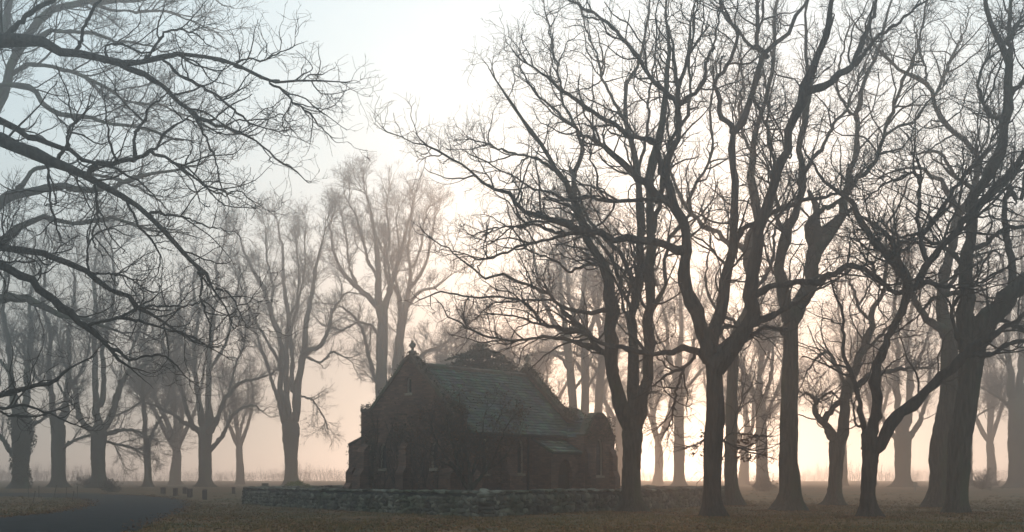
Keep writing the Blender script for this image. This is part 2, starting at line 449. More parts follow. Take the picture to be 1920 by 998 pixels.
# ---- the near oaks on the right
GO = 'bare oaks on the right of the chapel'
traced_tree('oak_tree', 'three-stemmed bare oak in front of the stone wall, at the right end of the chapel', 'tree', (1186, 961),
 '1186,963,37 1185,930,33 1184,880,32 1186,840,35 1186,812,40 1187,796,38',
 ['1183,806,26 1172,770,25 1157,735,23 1150,700,22 1146,670,21 1147,628,20 1141,552,19 1137,510,17 1124,489,16 1103,460,15 1094,435,14 1082,384,12 1061,346,10 1040,317,9 1032,297,8 1001,255,7 985,230,6 970,208,5 950,180,4 930,150,3',
  '1187,800,24 1190,735,21 1188,680,20 1188,626,19 1192,560,17 1199,520,16 1202,472,16 1202,430,15 1193,385,15 1195,340,14 1193,304,13 1184,270,10 1175,240,9 1172,195,8 1180,150,7 1195,120,6 1206,90,5 1215,40,4 1222,-40,3',
  '1192,803,24 1203,760,21 1210,714,20 1214,648,20 1220,595,18 1220,550,18 1220,490,17 1223,445,16 1222,406,15 1220,370,14 1223,334,14 1229,298,14 1241,234,12 1247,195,10 1253,130,9 1253,90,7 1250,45,5 1246,-40,4',
  '1078,374,9 1078,321,8 1090,290,7 1080,240,6 1055,190,5 1045,120,4 1030,60,3 1020,0,2',
  '1224,420,11 1236,380,10 1241,335,9 1250,290,8 1262,260,7 1285,220,6 1295,160,5 1290,100,4 1300,30,3',
  '1215,600,9 1236,560,8 1249,531,8 1247,508,8 1247,484,7 1256,448,7 1268,427,7 1292,400,7 1292,382,7 1304,352,6 1322,319,6 1337,289,5 1331,225,5 1337,180,4 1345,120,3',
  '1188,650,8 1185,590,8 1181,568,7 1169,544,7 1157,514,7 1148,487,6 1136,472,6 1118,451,6 1095,425,5 1075,405,4 1050,390,3',
  '1192,570,10 1187,526,9 1172,496,9 1160,469,8 1139,451,8 1118,430,7 1098,400,6 1085,360,5 1075,330,4',
  '1143,585,8 1132,582,8 1110,586,8 1086,586,7 1052,573,6 1027,552,6 1002,540,6 968,527,5 943,517,5 909,523,4 876,493,3 842,468,2.5 800,443,2',
  '1153,690,13 1145,673,12 1115,649,12 1103,624,11 1078,603,9 1062,590,8 1052,578,6 1035,560,4 1020,530,3',
  '1103,628,8 1080,620,7 1052,615,7 1027,613,6 1002,586,5 981,565,5 947,557,4 901,557,4 863,552,3 825,548,3 790,560,2',
  '1115,650,9 1090,645,8 1057,637,7 1036,632,6 1000,633,5 968,637,5 926,634,4 893,624,4 867,607,3 842,594,3 829,573,2',
  '1141,560,6 1124,500,6 1110,497,6 1080,503,5 1068,511,4 1050,495,4 1020,480,3 990,468,3',
  '1172,230,6 1150,190,5 1130,150,5 1118,100,4 1100,60,3 1085,10,3',
  '1195,330,7 1205,290,6 1213,250,6 1215,200,5 1222,150,4 1230,80,3',
  '1040,317,6 1010,300,5 980,290,4 950,285,4 915,270,3 880,262,2'],
 11, group=GO, leaves=90)

traced_tree('oak_tree', 'dark bare oak with a broad low fork and brown leafy low twigs', 'tree', (1339, 970),
 '1339,972,36 1335,933,33 1336,890,33 1337,845,33 1338,812,33 1342,779,34 1341,740,31 1339,700,30 1337,682,33 1337,672,34',
 ['1337,676,30 1328,648,26 1326,632,26 1313,599,24 1295,564,24 1286,541,23 1283,514,22 1286,472,19 1288,448,18 1283,418,17 1268,394,16 1259,361,15 1250,331,13 1248,305,12 1260,285,11 1271,262,10 1272,240,10 1271,200,10',
  '1337,676,30 1332,640,24 1336,618,20 1348,600,20 1357,569,19 1357,544,18 1368,496,18 1376,466,17 1374,430,16 1374,394,16 1379,361,16 1374,325,14 1372,280,13 1373,249,12 1392,228,12 1407,186,12 1422,144,12 1437,105,11 1449,84,9 1479,57,8 1497,24,7 1512,0,6 1530,-50,4',
  '1340,680,34 1352,670,33 1368,652,30 1379,639,28 1395,618,26 1405,595,25 1410,565,24 1410,520,23 1419,475,21 1425,424,20 1437,388,20 1452,355,18 1461,310,17 1470,290,16 1479,246,16 1491,210,16 1509,174,15 1521,135,14 1539,99,12 1551,60,11 1560,0,8 1565,-50,6',
  '1333,682,14 1322,674,13 1304,659,12 1290,654,12 1278,654,11 1247,663,11 1225,664,10 1199,661,10 1166,653,9 1132,645,8 1110,632,8 1094,624,7 1065,622,7 1045,612,6 1020,610,5 990,602,4 965,595,3 930,590,3',
  '1286,478,16 1270,470,15 1256,463,14 1229,451,13 1210,451,13 1190,451,13 1160,448,13 1130,439,13 1111,435,12 1086,426,11 1061,416,11 1027,409,10 1012,400,9 1002,399,9 985,398,8 968,388,7 956,369,7 922,353,6 897,336,5 880,319,4 850,297,4 800,275,3 760,262,2 730,248,2',
  '1262,380,9 1250,377,8 1232,376,8 1205,373,7 1181,379,7 1154,376,7 1124,372,6 1094,371,6 1061,376,5 1040,362,5 1002,355,4 960,330,3 920,310,3 880,290,2',
  '1252,335,9 1241,328,9 1236,300,9 1231,280,10 1229,262,10 1205,262,9 1180,255,9 1150,235,8 1120,215,8 1100,203,7 1060,175,6 1020,140,4 980,110,3',
  '1271,205,9 1271,195,9 1253,178,9 1240,168,9 1226,156,9 1211,129,8 1193,105,8 1169,78,7 1142,45,6 1118,27,5 1080,10,4 1050,-10,3',
  '1271,198,8 1285,188,7 1310,168,7 1322,147,6 1325,115,5 1340,80,4 1348,30,3',
  '1262,386,15 1240,372,14 1214,352,14 1199,337,14 1178,316,13 1160,298,12 1139,279,10 1115,264,8 1090,250,6 1050,215,5 1010,180,4 985,140,3',
  '1372,250,9 1373,240,9 1352,222,9 1349,192,8 1343,147,8 1358,129,7 1379,90,7 1384,63,6 1364,39,5 1355,18,4 1350,-20,3',
  '1436,108,9 1419,87,8 1420,60,8 1420,0,6 1419,-30,4',
  '1425,92,6 1405,85,6 1389,63,5 1370,40,5 1355,10,4 1345,-20,3',
  '1512,172,14 1524,168,13 1536,165,13 1566,147,13 1590,130,12 1602,120,11 1614,84,9 1635,30,7 1645,0,6 1660,-50,4',
  '1602,121,8 1625,95,7 1650,65,6 1680,45,5 1710,20,4 1740,0,3',
  '1376,460,11 1384,445,10 1395,427,10 1419,418,10 1440,403,9 1470,388,9 1491,385,9 1509,373,8 1536,373,6 1566,364,5 1600,350,3',
  '1410,556,12 1425,548,11 1440,541,12 1470,532,11 1506,529,12 1536,529,12 1555,515,11 1572,508,11 1590,499,10 1614,505,9 1635,517,8 1650,530,7 1665,535,5 1700,528,4',
  '1400,612,15 1427,600,13 1447,592,12 1467,582,11 1490,568,9 1515,560,7 1540,535,5 1560,528,3',
  '1304,659,7 1300,672,6 1278,692,6 1256,700,5 1240,712,4 1221,727,3',
  '1285,686,5 1274,709,5 1267,735,4 1265,753,4 1260,775,3 1256,797,2.5',
  '1437,108,6 1400,165,1' if False else '1420,150,6 1412,180,5 1428,215,5 1442,255,5 1448,285,4 1452,300,3',
  '1130,440,7 1094,439,7 1061,439,6 1040,438,6 1002,420,5 968,426,4 930,428,3 890,440,2',
  '1086,436,6 1036,447,6 1002,456,5 968,464,5 926,481,4 901,487,3 860,470,2',
  '1336,640,7 1360,612,7 1380,612,6 1408,628,6 1436,613,5 1455,618,3',
  '1338,800,4 1322,822,3.5 1305,835,3 1292,838,2',
  '1343,822,4 1372,835,4 1405,848,3 1438,855,2',
  '1345,835,3.5 1370,812,3 1400,815,3 1440,818,2'],
 12, group=GO, mat='bark_dark', leaves=60, spread=.38)

traced_tree('oak_tree', 'slim straight bare oak half hidden behind the low-forked oak', 'tree', (1375, 949),
 '1376,950,27 1371,893,24 1371,860,24 1372,823,22 1372,780,21 1373,735,20 1375,690,20 1377,656,20',
 ['1377,660,20 1384,622,19 1398,590,19 1412,555,18 1414,520,18 1402,490,17 1400,466,17 1410,442,17 1422,406,16 1413,370,15 1409,345,14 1408,319,13 1413,280,12 1422,235,10 1438,180,8 1450,110,7 1455,0,5 1458,-40,4',
  '1402,485,12 1385,458,11 1368,459,11 1355,448,10 1349,436,9 1322,427,9 1304,409,8 1292,400,8 1280,376,7 1265,346,6 1256,310,4 1240,280,3',
  '1385,622,8 1375,600,7 1350,590,6 1330,560,5 1322,520,4 1330,470,3',
  '1410,550,8 1436,520,7 1450,480,6 1452,440,5 1462,400,4',
  '1413,300,7 1395,260,6 1385,210,5 1392,160,4 1388,110,3',
  '1375,790,4 1395,740,3 1415,720,2'],
 13, group=GO)

traced_tree('oak_tree', 'tall straight-trunked bare oak between the low-forked oak and the crooked oak', 'tree', (1477, 958),
 '1478,960,42 1480,911,36 1477,870,35 1478,823,34 1479,780,32 1480,735,30 1481,690,28 1482,648,28 1482,610,28 1484,588,30',
 ['1483,596,24 1475,560,23 1466,530,22 1463,500,20 1463,478,19 1470,448,18 1479,421,17 1497,385,14 1502,355,13 1502,316,12 1500,280,11 1506,240,10 1512,204,9 1520,150,7 1510,80,5 1515,-20,4',
  '1485,594,26 1500,568,25 1518,535,24 1524,490,26 1528,468,28',
  '1528,470,18 1522,455,15 1515,440,12 1514,425,10 1530,400,10 1550,390,9 1565,383,8 1578,373,6',
  '1530,468,24 1548,451,18 1560,436,17 1572,421,16 1582,400,15 1580,379,14 1590,355,13 1596,316,12 1602,288,10 1607,240,9 1608,210,9 1614,168,8 1625,140,7 1638,114,7 1650,84,6 1665,30,5 1680,-30,4',
  '1590,358,9 1608,337,9 1629,319,8 1643,300,8 1650,280,8 1656,255,7 1674,210,7 1684,180,6 1692,156,6 1698,138,6 1719,99,5 1725,60,4 1740,0,3',
  '1480,640,9 1467,621,9 1436,613,8 1410,628,7 1385,650,6 1360,640,4 1345,620,3',
  '1470,440,9 1455,410,8 1458,380,7 1447,340,6 1450,300,6 1438,250,5 1440,190,4 1430,120,3',
  '1503,330,8 1520,300,7 1540,280,7 1560,240,6 1590,200,5 1600,170,4 1630,100,3',
  '1605,225,6 1585,200,5 1570,170,5 1575,120,4 1590,60,3',
  '1656,255,6 1680,240,5 1710,230,5 1740,190,4 1770,160,3'],
 14, group=GO, leaves=70)

traced_tree('oak_tree', 'crooked bare oak with a leaning open fork, next right of the tall straight-trunked oak', 'tree', (1565, 949),
 '1565,951,30 1566,925,26 1567,899,25 1569,870,25 1570,849,27 1570,829,29 1570,822,29',
 ['1567,826,18 1550,800,14 1540,790,12 1528,772,10 1527,760,9 1530,752,8 1520,742,6 1510,738,4 1500,745,3',
  '1541,792,11 1555,774,11 1575,754,12 1600,730,11 1630,705,10 1650,698,9 1670,697,8 1700,690,6 1720,689,4',
  '1573,826,20 1580,809,19 1582,769,18 1588,735,18 1596,712,17 1605,690,16 1620,650,14 1632,625,13 1634,610,12 1630,600,11 1636,580,10 1652,560,8 1662,530,7 1660,480,6 1665,430,5 1690,380,4 1700,340,3',
  '1586,730,8 1578,705,7 1570,690,7 1560,670,6 1550,660,6 1535,668,5 1525,680,4 1510,702,3 1502,725,2',
  '1590,715,8 1600,690,7 1620,660,7 1650,630,6 1680,600,5 1700,575,4',
  '1634,605,6 1610,580,6 1600,540,5 1585,510,4 1590,480,3',
  '1530,754,5 1545,742,5 1560,735,4 1570,745,3'],
 15, group=GO, spread=.35, leaves=40, extra=5)

traced_tree('oak_tree', 'small dark oak splitting low into a wide V of crooked limbs', 'tree', (1630, 971),
 '1630,973,30 1627,940,27 1627,924,26 1629,890,28 1632,859,30 1632,844,33 1633,836,34',
 ['1630,842,26 1634,809,21 1644,774,19 1645,749,18 1640,714,18 1645,685,16 1660,645,15 1680,605,14 1690,588,13 1696,568,14 1700,552,15 1704,540,15',
  '1625,843,12 1620,800,11 1612,779,10 1612,749,9 1602,718,9 1595,700,8 1580,650,7 1582,620,6 1575,570,5 1563,545,4 1555,525,3',
  '1634,844,26 1645,836,24 1655,820,22 1665,804,21 1685,779,20 1719,749,19 1740,730,18 1759,714,18 1785,690,18 1799,675,18 1818,658,15 1839,645,14 1860,630,12 1879,615,11 1909,600,10 1950,570,8 2000,540,5',
  '1703,542,14 1697,515,13 1688,492,14 1680,487,14 1659,475,14 1645,462,13 1638,451,13 1630,442,13 1608,406,12 1602,385,11 1584,370,9 1566,355,7 1548,340,6 1530,315,5 1510,290,3',
  '1704,542,14 1719,535,13 1728,518,12 1731,500,11 1745,488,12 1758,466,12 1782,448,12 1800,424,12 1824,394,11 1848,370,10 1881,334,9 1909,304,8 1945,268,6 1980,240,4',
  '1740,492,9 1733,470,9 1728,448,9 1738,432,9 1749,418,9 1770,382,8 1788,355,7 1806,334,6 1824,313,5 1850,280,4 1870,240,3',
  '1728,448,7 1722,424,7 1720,400,7 1724,370,6 1725,340,6 1722,328,5 1710,325,5 1680,337,4 1650,350,3 1630,370,2',
  '1809,668,10 1829,665,9 1850,665,9 1869,660,8 1880,648,8 1894,643,8 1919,641,7 1960,655,5 1990,660,3',
  '1806,668,9 1799,640,8 1790,615,7 1784,590,7 1789,565,6 1810,552,5 1835,550,4 1860,560,3',
  '1702,548,9 1680,550,8 1665,538,8 1650,525,7 1640,512,6 1638,500,5 1628,490,4',
  '1706,545,10 1735,530,9 1760,535,8 1800,540,6 1840,528,5 1880,505,4 1920,480,3',
  '1708,535,8 1690,520,6 1676,500,6 1668,480,5 1680,460,4 1700,450,3',
  '1640,714,5 1655,700,4 1672,680,3 1690,672,2',
  '1610,800,5 1600,760,3 1610,735,2'],
 16, group=GO, mat='bark_dark', spread=.30, leaves=60, extra=7)

traced_tree('oak_tree', 'massive bare oak whose trunk overlaps a second big trunk behind it', 'tree', (1793, 963),
 '1792,965,42 1793,930,37 1794,899,38 1797,860,40 1799,824,41 1806,785,42 1812,749,42 1816,715,40 1818,690,42 1822,655,46 1826,630,52',
 ['1822,640,38 1812,600,32 1812,560,28 1810,530,26 1809,490,24 1818,448,22 1820,406,20 1830,364,18 1848,334,18 1870,298,17 1880,275,17 1887,240,16 1888,195,16 1892,160,14 1893,126,13 1878,84,10 1863,54,9 1851,24,7 1848,0,6 1845,-40,4',
  '1892,132,9 1894,100,9 1892,60,8 1895,0,6 1896,-50,5',
  '1828,642,38 1842,612,34 1854,595,33 1872,575,31 1889,555,30 1919,530,28 1950,505,26 1980,450,22 2010,380,18 2030,290,12 2040,200,8',
  '1825,392,13 1836,385,13 1860,364,13 1884,340,13 1905,312,12 1930,270,10 1955,210,8 1960,150,6',
  '1813,472,9 1827,463,9 1848,457,8 1869,439,8 1890,427,7 1920,425,6 1960,400,4',
  '1895,550,16 1900,510,14 1892,470,13 1886,440,12 1884,400,11 1888,365,10 1895,350,10 1905,370,9 1911,376,9 1918,350,8 1922,320,7 1940,280,5',
  '1887,215,8 1870,222,8 1855,215,7 1848,200,7 1840,180,6 1835,150,5 1850,110,4 1862,90,3',
  '1889,180,8 1905,165,8 1925,150,7 1950,120,5 1970,70,4',
  '1812,560,10 1790,548,9 1770,555,8 1750,560,7 1735,575,5 1722,590,3',
  '1845,605,12 1870,600,10 1900,610,9 1930,625,7 1960,620,5',
  '1810,500,9 1780,470,8 1750,455,7 1720,440,6 1690,445,4 1665,430,3',
  '1878,90,6 1900,60,5 1925,30,4 1950,0,3'],
 17, group=GO, flare=.45, leaves=60)

traced_tree('oak_tree', 'second big bare trunk standing just behind and left of the massive oak', 'tree', (1757, 953),
 '1760,955,44 1762,920,40 1765,890,38 1764,850,38 1767,824,37 1772,790,35 1779,749,33 1781,710,32 1782,675,31 1781,645,29 1779,625,28',
 ['1778,630,18 1770,618,17 1759,612,15 1739,600,13 1728,585,12 1719,570,11 1709,545,10 1705,520,8 1690,490,6 1675,470,4',
  '1778,630,24 1770,600,21 1764,568,19 1770,520,18 1782,472,17 1788,430,15 1797,402,13 1790,380,11 1776,361,10 1767,340,9 1746,328,8 1728,318,7 1710,316,6 1680,320,4 1650,330,3',
  '1797,404,12 1812,385,11 1827,352,11 1832,320,10 1830,288,10 1806,261,9 1785,243,9 1770,228,9 1755,204,8 1746,174,8 1734,153,8 1718,147,7 1704,141,7 1674,120,6 1644,90,5 1632,72,4 1610,50,3',
  '1748,186,5 1758,170,5 1767,150,5 1782,114,5 1800,75,4 1809,57,3 1812,30,2',
  '1827,352,8 1812,346,7 1788,328,7 1776,307,6 1767,289,6 1740,285,5 1715,290,3',
  '1734,153,5 1736,130,4 1728,105,4 1722,80,3 1715,50,2',
  '1765,560,9 1785,530,8 1800,500,7 1830,480,5 1860,470,3'],
 18, group=GO, flare=.45)

# ---- the oak whose limbs hang in from the left; its trunk stands outside the picture
traced_tree('oak_tree', 'dark spreading oak whose long bare limbs sweep in over the drive', 'tree', (-250, 975),
 '-250,978,70 -248,920,62 -252,840,58 -250,760,56 -245,660,54 -250,560,52 -248,460,46 -252,360,40 -255,260,34 -250,160,28 -240,60,20 -245,-60,12',
 ['-250,230,30 -180,150,28 -120,105,26 -60,85,24 0,78,22 63,76,20 101,90,16 147,101,14 202,116,13 236,122,12 269,116,10 303,107,9 337,101,8 379,103,7 421,112,7 463,132,6 505,150,5 547,154,4 610,157,3 640,158,2',
  '230,121,10 253,135,10 286,149,9 320,173,8 349,202,7 370,219,7 421,240,6 446,248,5 480,265,4 505,286,3.5 539,311,3 568,337,2',
  '-250,420,34 -190,320,30 -120,270,28 -60,262,26 0,262,24 34,278,22 84,295,19 126,316,16 156,332,14 181,345,13 210,358,12 236,370,11 261,387,10 278,401,9 303,426,8 328,452,8 349,481,7 370,506,6 391,519,5 404,540,4 421,578,3 433,607,2',
  '-250,560,30 -200,500,26 -120,455,22 -60,455,18 0,464,15 34,466,14 84,477,13 126,494,12 168,513,11 210,542,10 240,561,9 261,578,8 278,590,6 303,599,5 320,611,5 358,632,4 387,649,3 421,666,2',
  '-240,600,28 -180,530,24 -120,480,20 -60,480,16 0,498,15 34,515,14 67,536,14 93,559,13 126,586,12 160,611,11 185,637,9 210,656,7 227,679,5 244,686,3',
  '-250,820,24 -190,790,20 -120,765,16 -50,752,12 0,742,10 34,731,9 67,725,8 97,719,7 114,704,5 135,687,4 164,674,3',
  '147,101,7 150,80,7 156,55,6 173,21,6 187,0,5 196,-35,4',
  '303,107,5 328,135,5 379,164,5 421,189,4 455,219,4 480,236,3 520,245,2',
  '345,197,5 370,227,5 387,261,4 404,295,3 410,337,2.5 425,365,2',
  '265,117,5 274,109,5 290,88,5 311,59,4 337,55,4 366,63,3 385,80,2',
  '202,116,5 198,100,5 200,86,4 212,82,4 235,84,4 253,95,4 275,100,3 300,90,2',
  '505,152,4 534,173,4 551,194,3.5 577,210,3 598,236,2.5 617,253,2',
  '440,125,4 465,110,3 490,115,3 520,100,2.5 545,90,2',
  '421,240,4 440,226,3 470,225,3 500,222,2.5 530,215,2 545,240,1.5',
  '160,335,9 170,318,9 181,309,9 219,305,9 253,299,8 272,290,7 286,282,6 299,269,5 303,253,5 328,236,4 350,225,3',
  '250,300,6 253,280,6 253,253,5 262,235,5 272,225,5 277,205,4 295,189,3 312,176,2',
  '286,284,5 320,303,5 358,328,4 387,349,3.5 410,366,3 445,358,2 470,372,2',
  '105,305,7 112,290,7 128,272,6 126,253,5 132,238,5 147,227,5 156,215,4 162,205,3',
  '-190,330,18 -120,230,16 -60,215,14 0,225,13 34,248,12 76,265,11 126,282,9 168,303,7 200,310,5 240,330,4 275,352,3',
  '210,358,6 230,370,6 250,400,5 262,430,4 285,450,4 300,480,3 295,520,2',
  '180,345,5 182,380,5 184,410,4 172,440,4 180,462,3 190,480,2',
  '278,401,6 300,398,5 330,405,4 360,412,3 390,425,2.5 420,430,2',
  '84,295,5 90,330,5 95,380,4 105,420,4 115,450,3',
  '264,579,5 290,573,4 316,574,4 349,574,3 380,565,2.5 405,555,2',
  '164,512,5 163,490,5 162,473,4 170,450,4 189,433,3.5 215,430,3 235,440,2',
  '168,513,5 210,513,4 235,518,4 255,530,3 275,545,2',
  '160,611,7 175,607,6 189,605,6 205,600,6 219,597,6 235,598,5 252,601,5 294,611,4 337,624,3 365,640,2.5 395,650,2',
  '219,597,5 235,590,5 248,583,5 262,575,4',
  '208,654,6 222,657,6 231,666,5 245,676,5 258,673,4 275,668,4 300,667,4 315,672,3 335,690,2.5 355,712,2',
  '370,508,5 378,520,4 377,560,4 385,590,3 395,610,2.5 393,640,2',
  '404,540,4 425,548,3 440,565,3 450,590,2 460,610,1.5',
  '0,78,12 30,50,10 60,20,9 100,0,8 140,-30,6',
  '-100,765,8 -40,770,7 0,765,6 40,760,5 90,775,4 130,790,3'],
 21, mat='bark_dark', spread=.22, dens=.68, flare=.4, extra=3)

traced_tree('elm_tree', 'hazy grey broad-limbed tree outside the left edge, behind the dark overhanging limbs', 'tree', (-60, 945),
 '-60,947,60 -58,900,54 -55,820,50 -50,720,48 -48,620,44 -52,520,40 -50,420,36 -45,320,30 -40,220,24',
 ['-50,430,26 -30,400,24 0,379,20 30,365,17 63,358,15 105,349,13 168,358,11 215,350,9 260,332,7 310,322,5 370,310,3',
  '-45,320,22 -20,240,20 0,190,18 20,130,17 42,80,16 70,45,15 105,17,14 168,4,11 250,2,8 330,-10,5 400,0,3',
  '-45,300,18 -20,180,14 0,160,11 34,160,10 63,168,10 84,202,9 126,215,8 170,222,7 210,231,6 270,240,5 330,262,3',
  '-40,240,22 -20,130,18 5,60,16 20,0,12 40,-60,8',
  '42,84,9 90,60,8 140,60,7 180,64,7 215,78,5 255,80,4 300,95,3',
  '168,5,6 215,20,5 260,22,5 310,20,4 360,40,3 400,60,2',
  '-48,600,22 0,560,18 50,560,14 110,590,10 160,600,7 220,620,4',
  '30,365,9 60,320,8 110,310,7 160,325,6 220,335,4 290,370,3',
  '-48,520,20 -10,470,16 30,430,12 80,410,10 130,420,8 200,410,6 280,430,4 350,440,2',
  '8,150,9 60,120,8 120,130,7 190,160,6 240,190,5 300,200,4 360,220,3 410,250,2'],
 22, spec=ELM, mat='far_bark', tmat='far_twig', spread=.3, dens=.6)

# ---- the row of great elms beyond the chapel and the drive
GE = 'tall bare trees in the mist beyond the chapel'
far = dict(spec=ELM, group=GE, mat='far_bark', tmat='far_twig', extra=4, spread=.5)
traced_tree('elm_tree', 'tall misty elm with many upright stems, standing alone just left of the chapel', 'tree', (545, 914),
 '545,917,27 545,890,26 545,860,27 544,830,30 544,805,36 543,790,38',
 ['538,795,14 526,752,13 524,719,12 526,635,11 509,592,10 497,550,9 480,517,7 462,480,5 450,445,3',
  '542,792,16 539,752,14 537,700,13 537,660,12 541,592,10 532,540,8 530,466,6 522,430,3',
  '548,792,18 558,719,16 568,668,14 575,613,12 581,571,10 588,530,8 591,517,7 600,470,5 610,430,3',
  '550,730,11 548,690,10 547,656,9 545,620,7 556,580,6 560,530,5 558,480,3',
  '570,668,11 585,655,10 598,651,10 615,620,8 625,580,6 640,560,4',
  '532,780,10 516,735,9 508,710,8 501,685,8 490,655,7 480,626,6 455,601,5 440,590,3',
  '541,592,6 560,560,5 572,500,4 570,450,3', '509,592,6 512,540,5 500,480,4 498,440,3', '528,700,7 500,640,6 478,600,5 460,560,4 445,520,3',
  '572,668,7 600,680,5 625,660,5 645,670,3', '560,740,5 585,750,4 600,770,3'],
 31, depth=135, shoots=5, **far)
traced_tree('elm_tree', 'tallest misty elm rising behind the left slope of the chapel gable', 'tree', (716, 914),
 '716,917,28 716,860,26 717,790,25 716,719,23 717,650,23 718,592,22 714,565,24',
 ['712,570,15 709,540,14 709,508,13 706,460,10 700,420,7 694,390,4',
  '712,575,14 695,560,12 669,538,11 650,520,9 636,500,8 625,470,6 620,430,4',
  '719,580,14 732,542,12 740,510,10 749,487,9 757,450,7 768,410,4',
  '714,740,10 700,700,9 690,660,8 680,620,7 660,590,6 640,575,4 610,570,3',
  '708,520,8 690,490,7 680,450,6 665,400,4 655,385,3', '732,540,8 722,500,7 730,450,6 725,395,4',
  '715,640,7 695,610,6 670,605,5 640,620,4 615,612,3', '669,538,7 655,500,6 650,450,5 640,400,3'],
 32, depth=135, shoots=1, **far)
traced_tree('elm_tree', 'twin-stemmed misty elm rising directly above the chapel gable cross', 'tree', (752, 914),
 '752,917,24 750,860,22 749,780,20 747,720,19 746,690,20',
 ['743,700,12 745,660,11 748,620,11 752,585,11 748,555,9 735,530,7 728,500,5', '750,700,12 752,650,12 758,600,12 760,571,12 766,545,10 770,520,9 765,470,7 770,420,5 775,385,3',
  '766,545,9 785,520,8 800,490,6 808,450,5 815,410,3', '758,580,9 775,560,8 790,545,7 815,540,5 840,520,3', '772,500,6 790,460,5 795,420,4 800,395,3', '752,560,6 742,520,5 748,470,4 745,430,3',
  '752,700,10 775,680,9 800,660,8 825,650,6 850,630,4'],
 33, depth=140, **far)
traced_tree('elm_tree', 'stout misty tree with wide arching boughs behind the wooden posts by the drive', 'tree', (385, 915),
 '384,917,27 384,895,25 384,864,25 384,840,26 384,819,29 382,800,32',
 ['381,805,14 376,775,13 370,730,12 366,690,10 365,640,9 372,590,7 362,540,5 365,490,3', '386,805,16 391,760,14 391,700,12 395,650,10 398,600,9 410,550,7 405,500,5 420,460,3',
  '378,812,12 364,800,11 352,775,10 344,745,9 334,715,8 320,680,6 305,650,5', '378,810,10 360,800,9 343,792,9 328,778,8 313,772,7 290,760,5 270,755,4',
  '389,810,14 403,795,12 412,775,11 418,755,10 430,739,9 445,722,8 457,715,7 480,712,5 510,700,3', '388,848,10 400,838,10 410,825,9 418,816,9 427,795,8 435,780,8 455,765,6 475,760,5 490,770,3',
  '391,700,8 415,660,7 430,620,6 440,570,5 450,520,3', '366,690,7 345,650,6 335,600,5 340,550,4', '430,739,6 440,690,5 455,650,4 462,610,3'],
 34, depth=128, shoots=5, **far)
traced_tree('sapling_tree', 'slender misty tree forking like a Y between two stout ones at the left', 'tree', (278, 914),
 '278,916,17 278,895,15 277,864,14 276,838,14 276,832,14',
 ['275,835,10 271,810,10 270,785,9 269,760,8 268,718,7 272,680,6 270,630,4', '277,834,9 283,820,8 288,805,7 295,795,7 302,784,6 312,760,5 318,730,3', '270,752,6 255,760,5 240,770,4 225,776,3', '270,745,5 285,725,5 298,706,4 320,690,3'],
 35, depth=130, shoots=3, **dict(far, extra=2, group=None))
traced_tree('elm_tree', 'stout misty tree with two big rising limbs, left of the slender Y-forked one', 'tree', (186, 913),
 '186,916,31 186,895,29 185,864,28 185,840,28 186,819,31 186,800,34',
 ['181,808,13 170,806,12 161,800,12 150,785,11 146,768,10 143,745,9 132,710,7 120,680,5', '184,802,16 179,770,15 179,735,14 179,700,13 176,640,11 180,580,9 175,520,7 185,460,4',
  '190,802,17 200,795,15 210,775,14 221,739,13 230,715,11 240,700,10 262,690,8 300,665,5', '188,822,10 205,812,9 227,807,8 245,806,7 263,811,5 280,820,3', '186,760,12 195,720,11 192,660,9 205,600,8 215,540,6 212,480,4',
  '189,828,7 215,833,6 245,838,4 268,852,3', '240,700,7 245,660,6 262,620,5 268,570,3', '146,768,6 120,740,5 100,700,4'],
 36, depth=118, shoots=5, **far)
traced_tree('elm_tree', 'misty straight tree at the far left, second trunk from the edge', 'tree', (109, 913),
 '110,916,29 110,895,27 110,864,27 110,840,27 110,819,29 109,795,32',
 ['106,800,14 98,775,13 97,740,12 90,690,10 95,630,9 80,570,7 85,510,5', '111,800,16 122,775,14 124,740,13 130,690,11 128,630,9 140,560,7 138,500,5', '113,842,9 128,832,8 150,822,6 170,815,5', '98,740,8 70,710,7 50,680,5', '124,735,8 150,700,7 165,660,5 170,620,4'],
 37, depth=122, shoots=5, **far)
traced_tree('elm_tree', 'bulky ivy-clad misty tree at the far left edge behind the stakes', 'tree', (37, 913),
 '37,916,32 38,890,28 40,860,30 41,825,36 42,795,38 38,770,34',
 ['36,780,16 25,745,14 20,700,12 15,640,10 5,580,8 10,520,6', '42,780,16 52,740,14 50,690,12 60,630,10 55,570,8 65,500,5', '33,856,12 18,845,11 8,828,9 -5,810,8 -20,780,6', '50,800,8 75,790,7 95,770,5', '20,700,8 -5,670,7 -30,620,5'],
 38, depth=112, shoots=6, ivy=5200, **far)
traced_tree('elm_tree', 'misty tree seen between the three-stemmed oak and the low-forked oak', 'tree', (1274, 915),
 '1274,917,24 1274,880,21 1274,830,21 1273,780,20 1272,740,22 1271,715,24',
 ['1269,720,12 1260,690,11 1252,660,9 1250,610,7 1240,560,5', '1272,718,14 1273,670,12 1278,620,10 1275,560,8 1282,500,5', '1275,722,10 1288,690,9 1298,660,8 1305,610,6 1312,560,4', '1276,745,8 1290,725,7 1310,700,6 1325,685,4', '1268,735,7 1250,715,6 1235,700,5', '1252,660,6 1232,630,5 1220,590,4'],
 39, depth=132, shoots=6, **far)
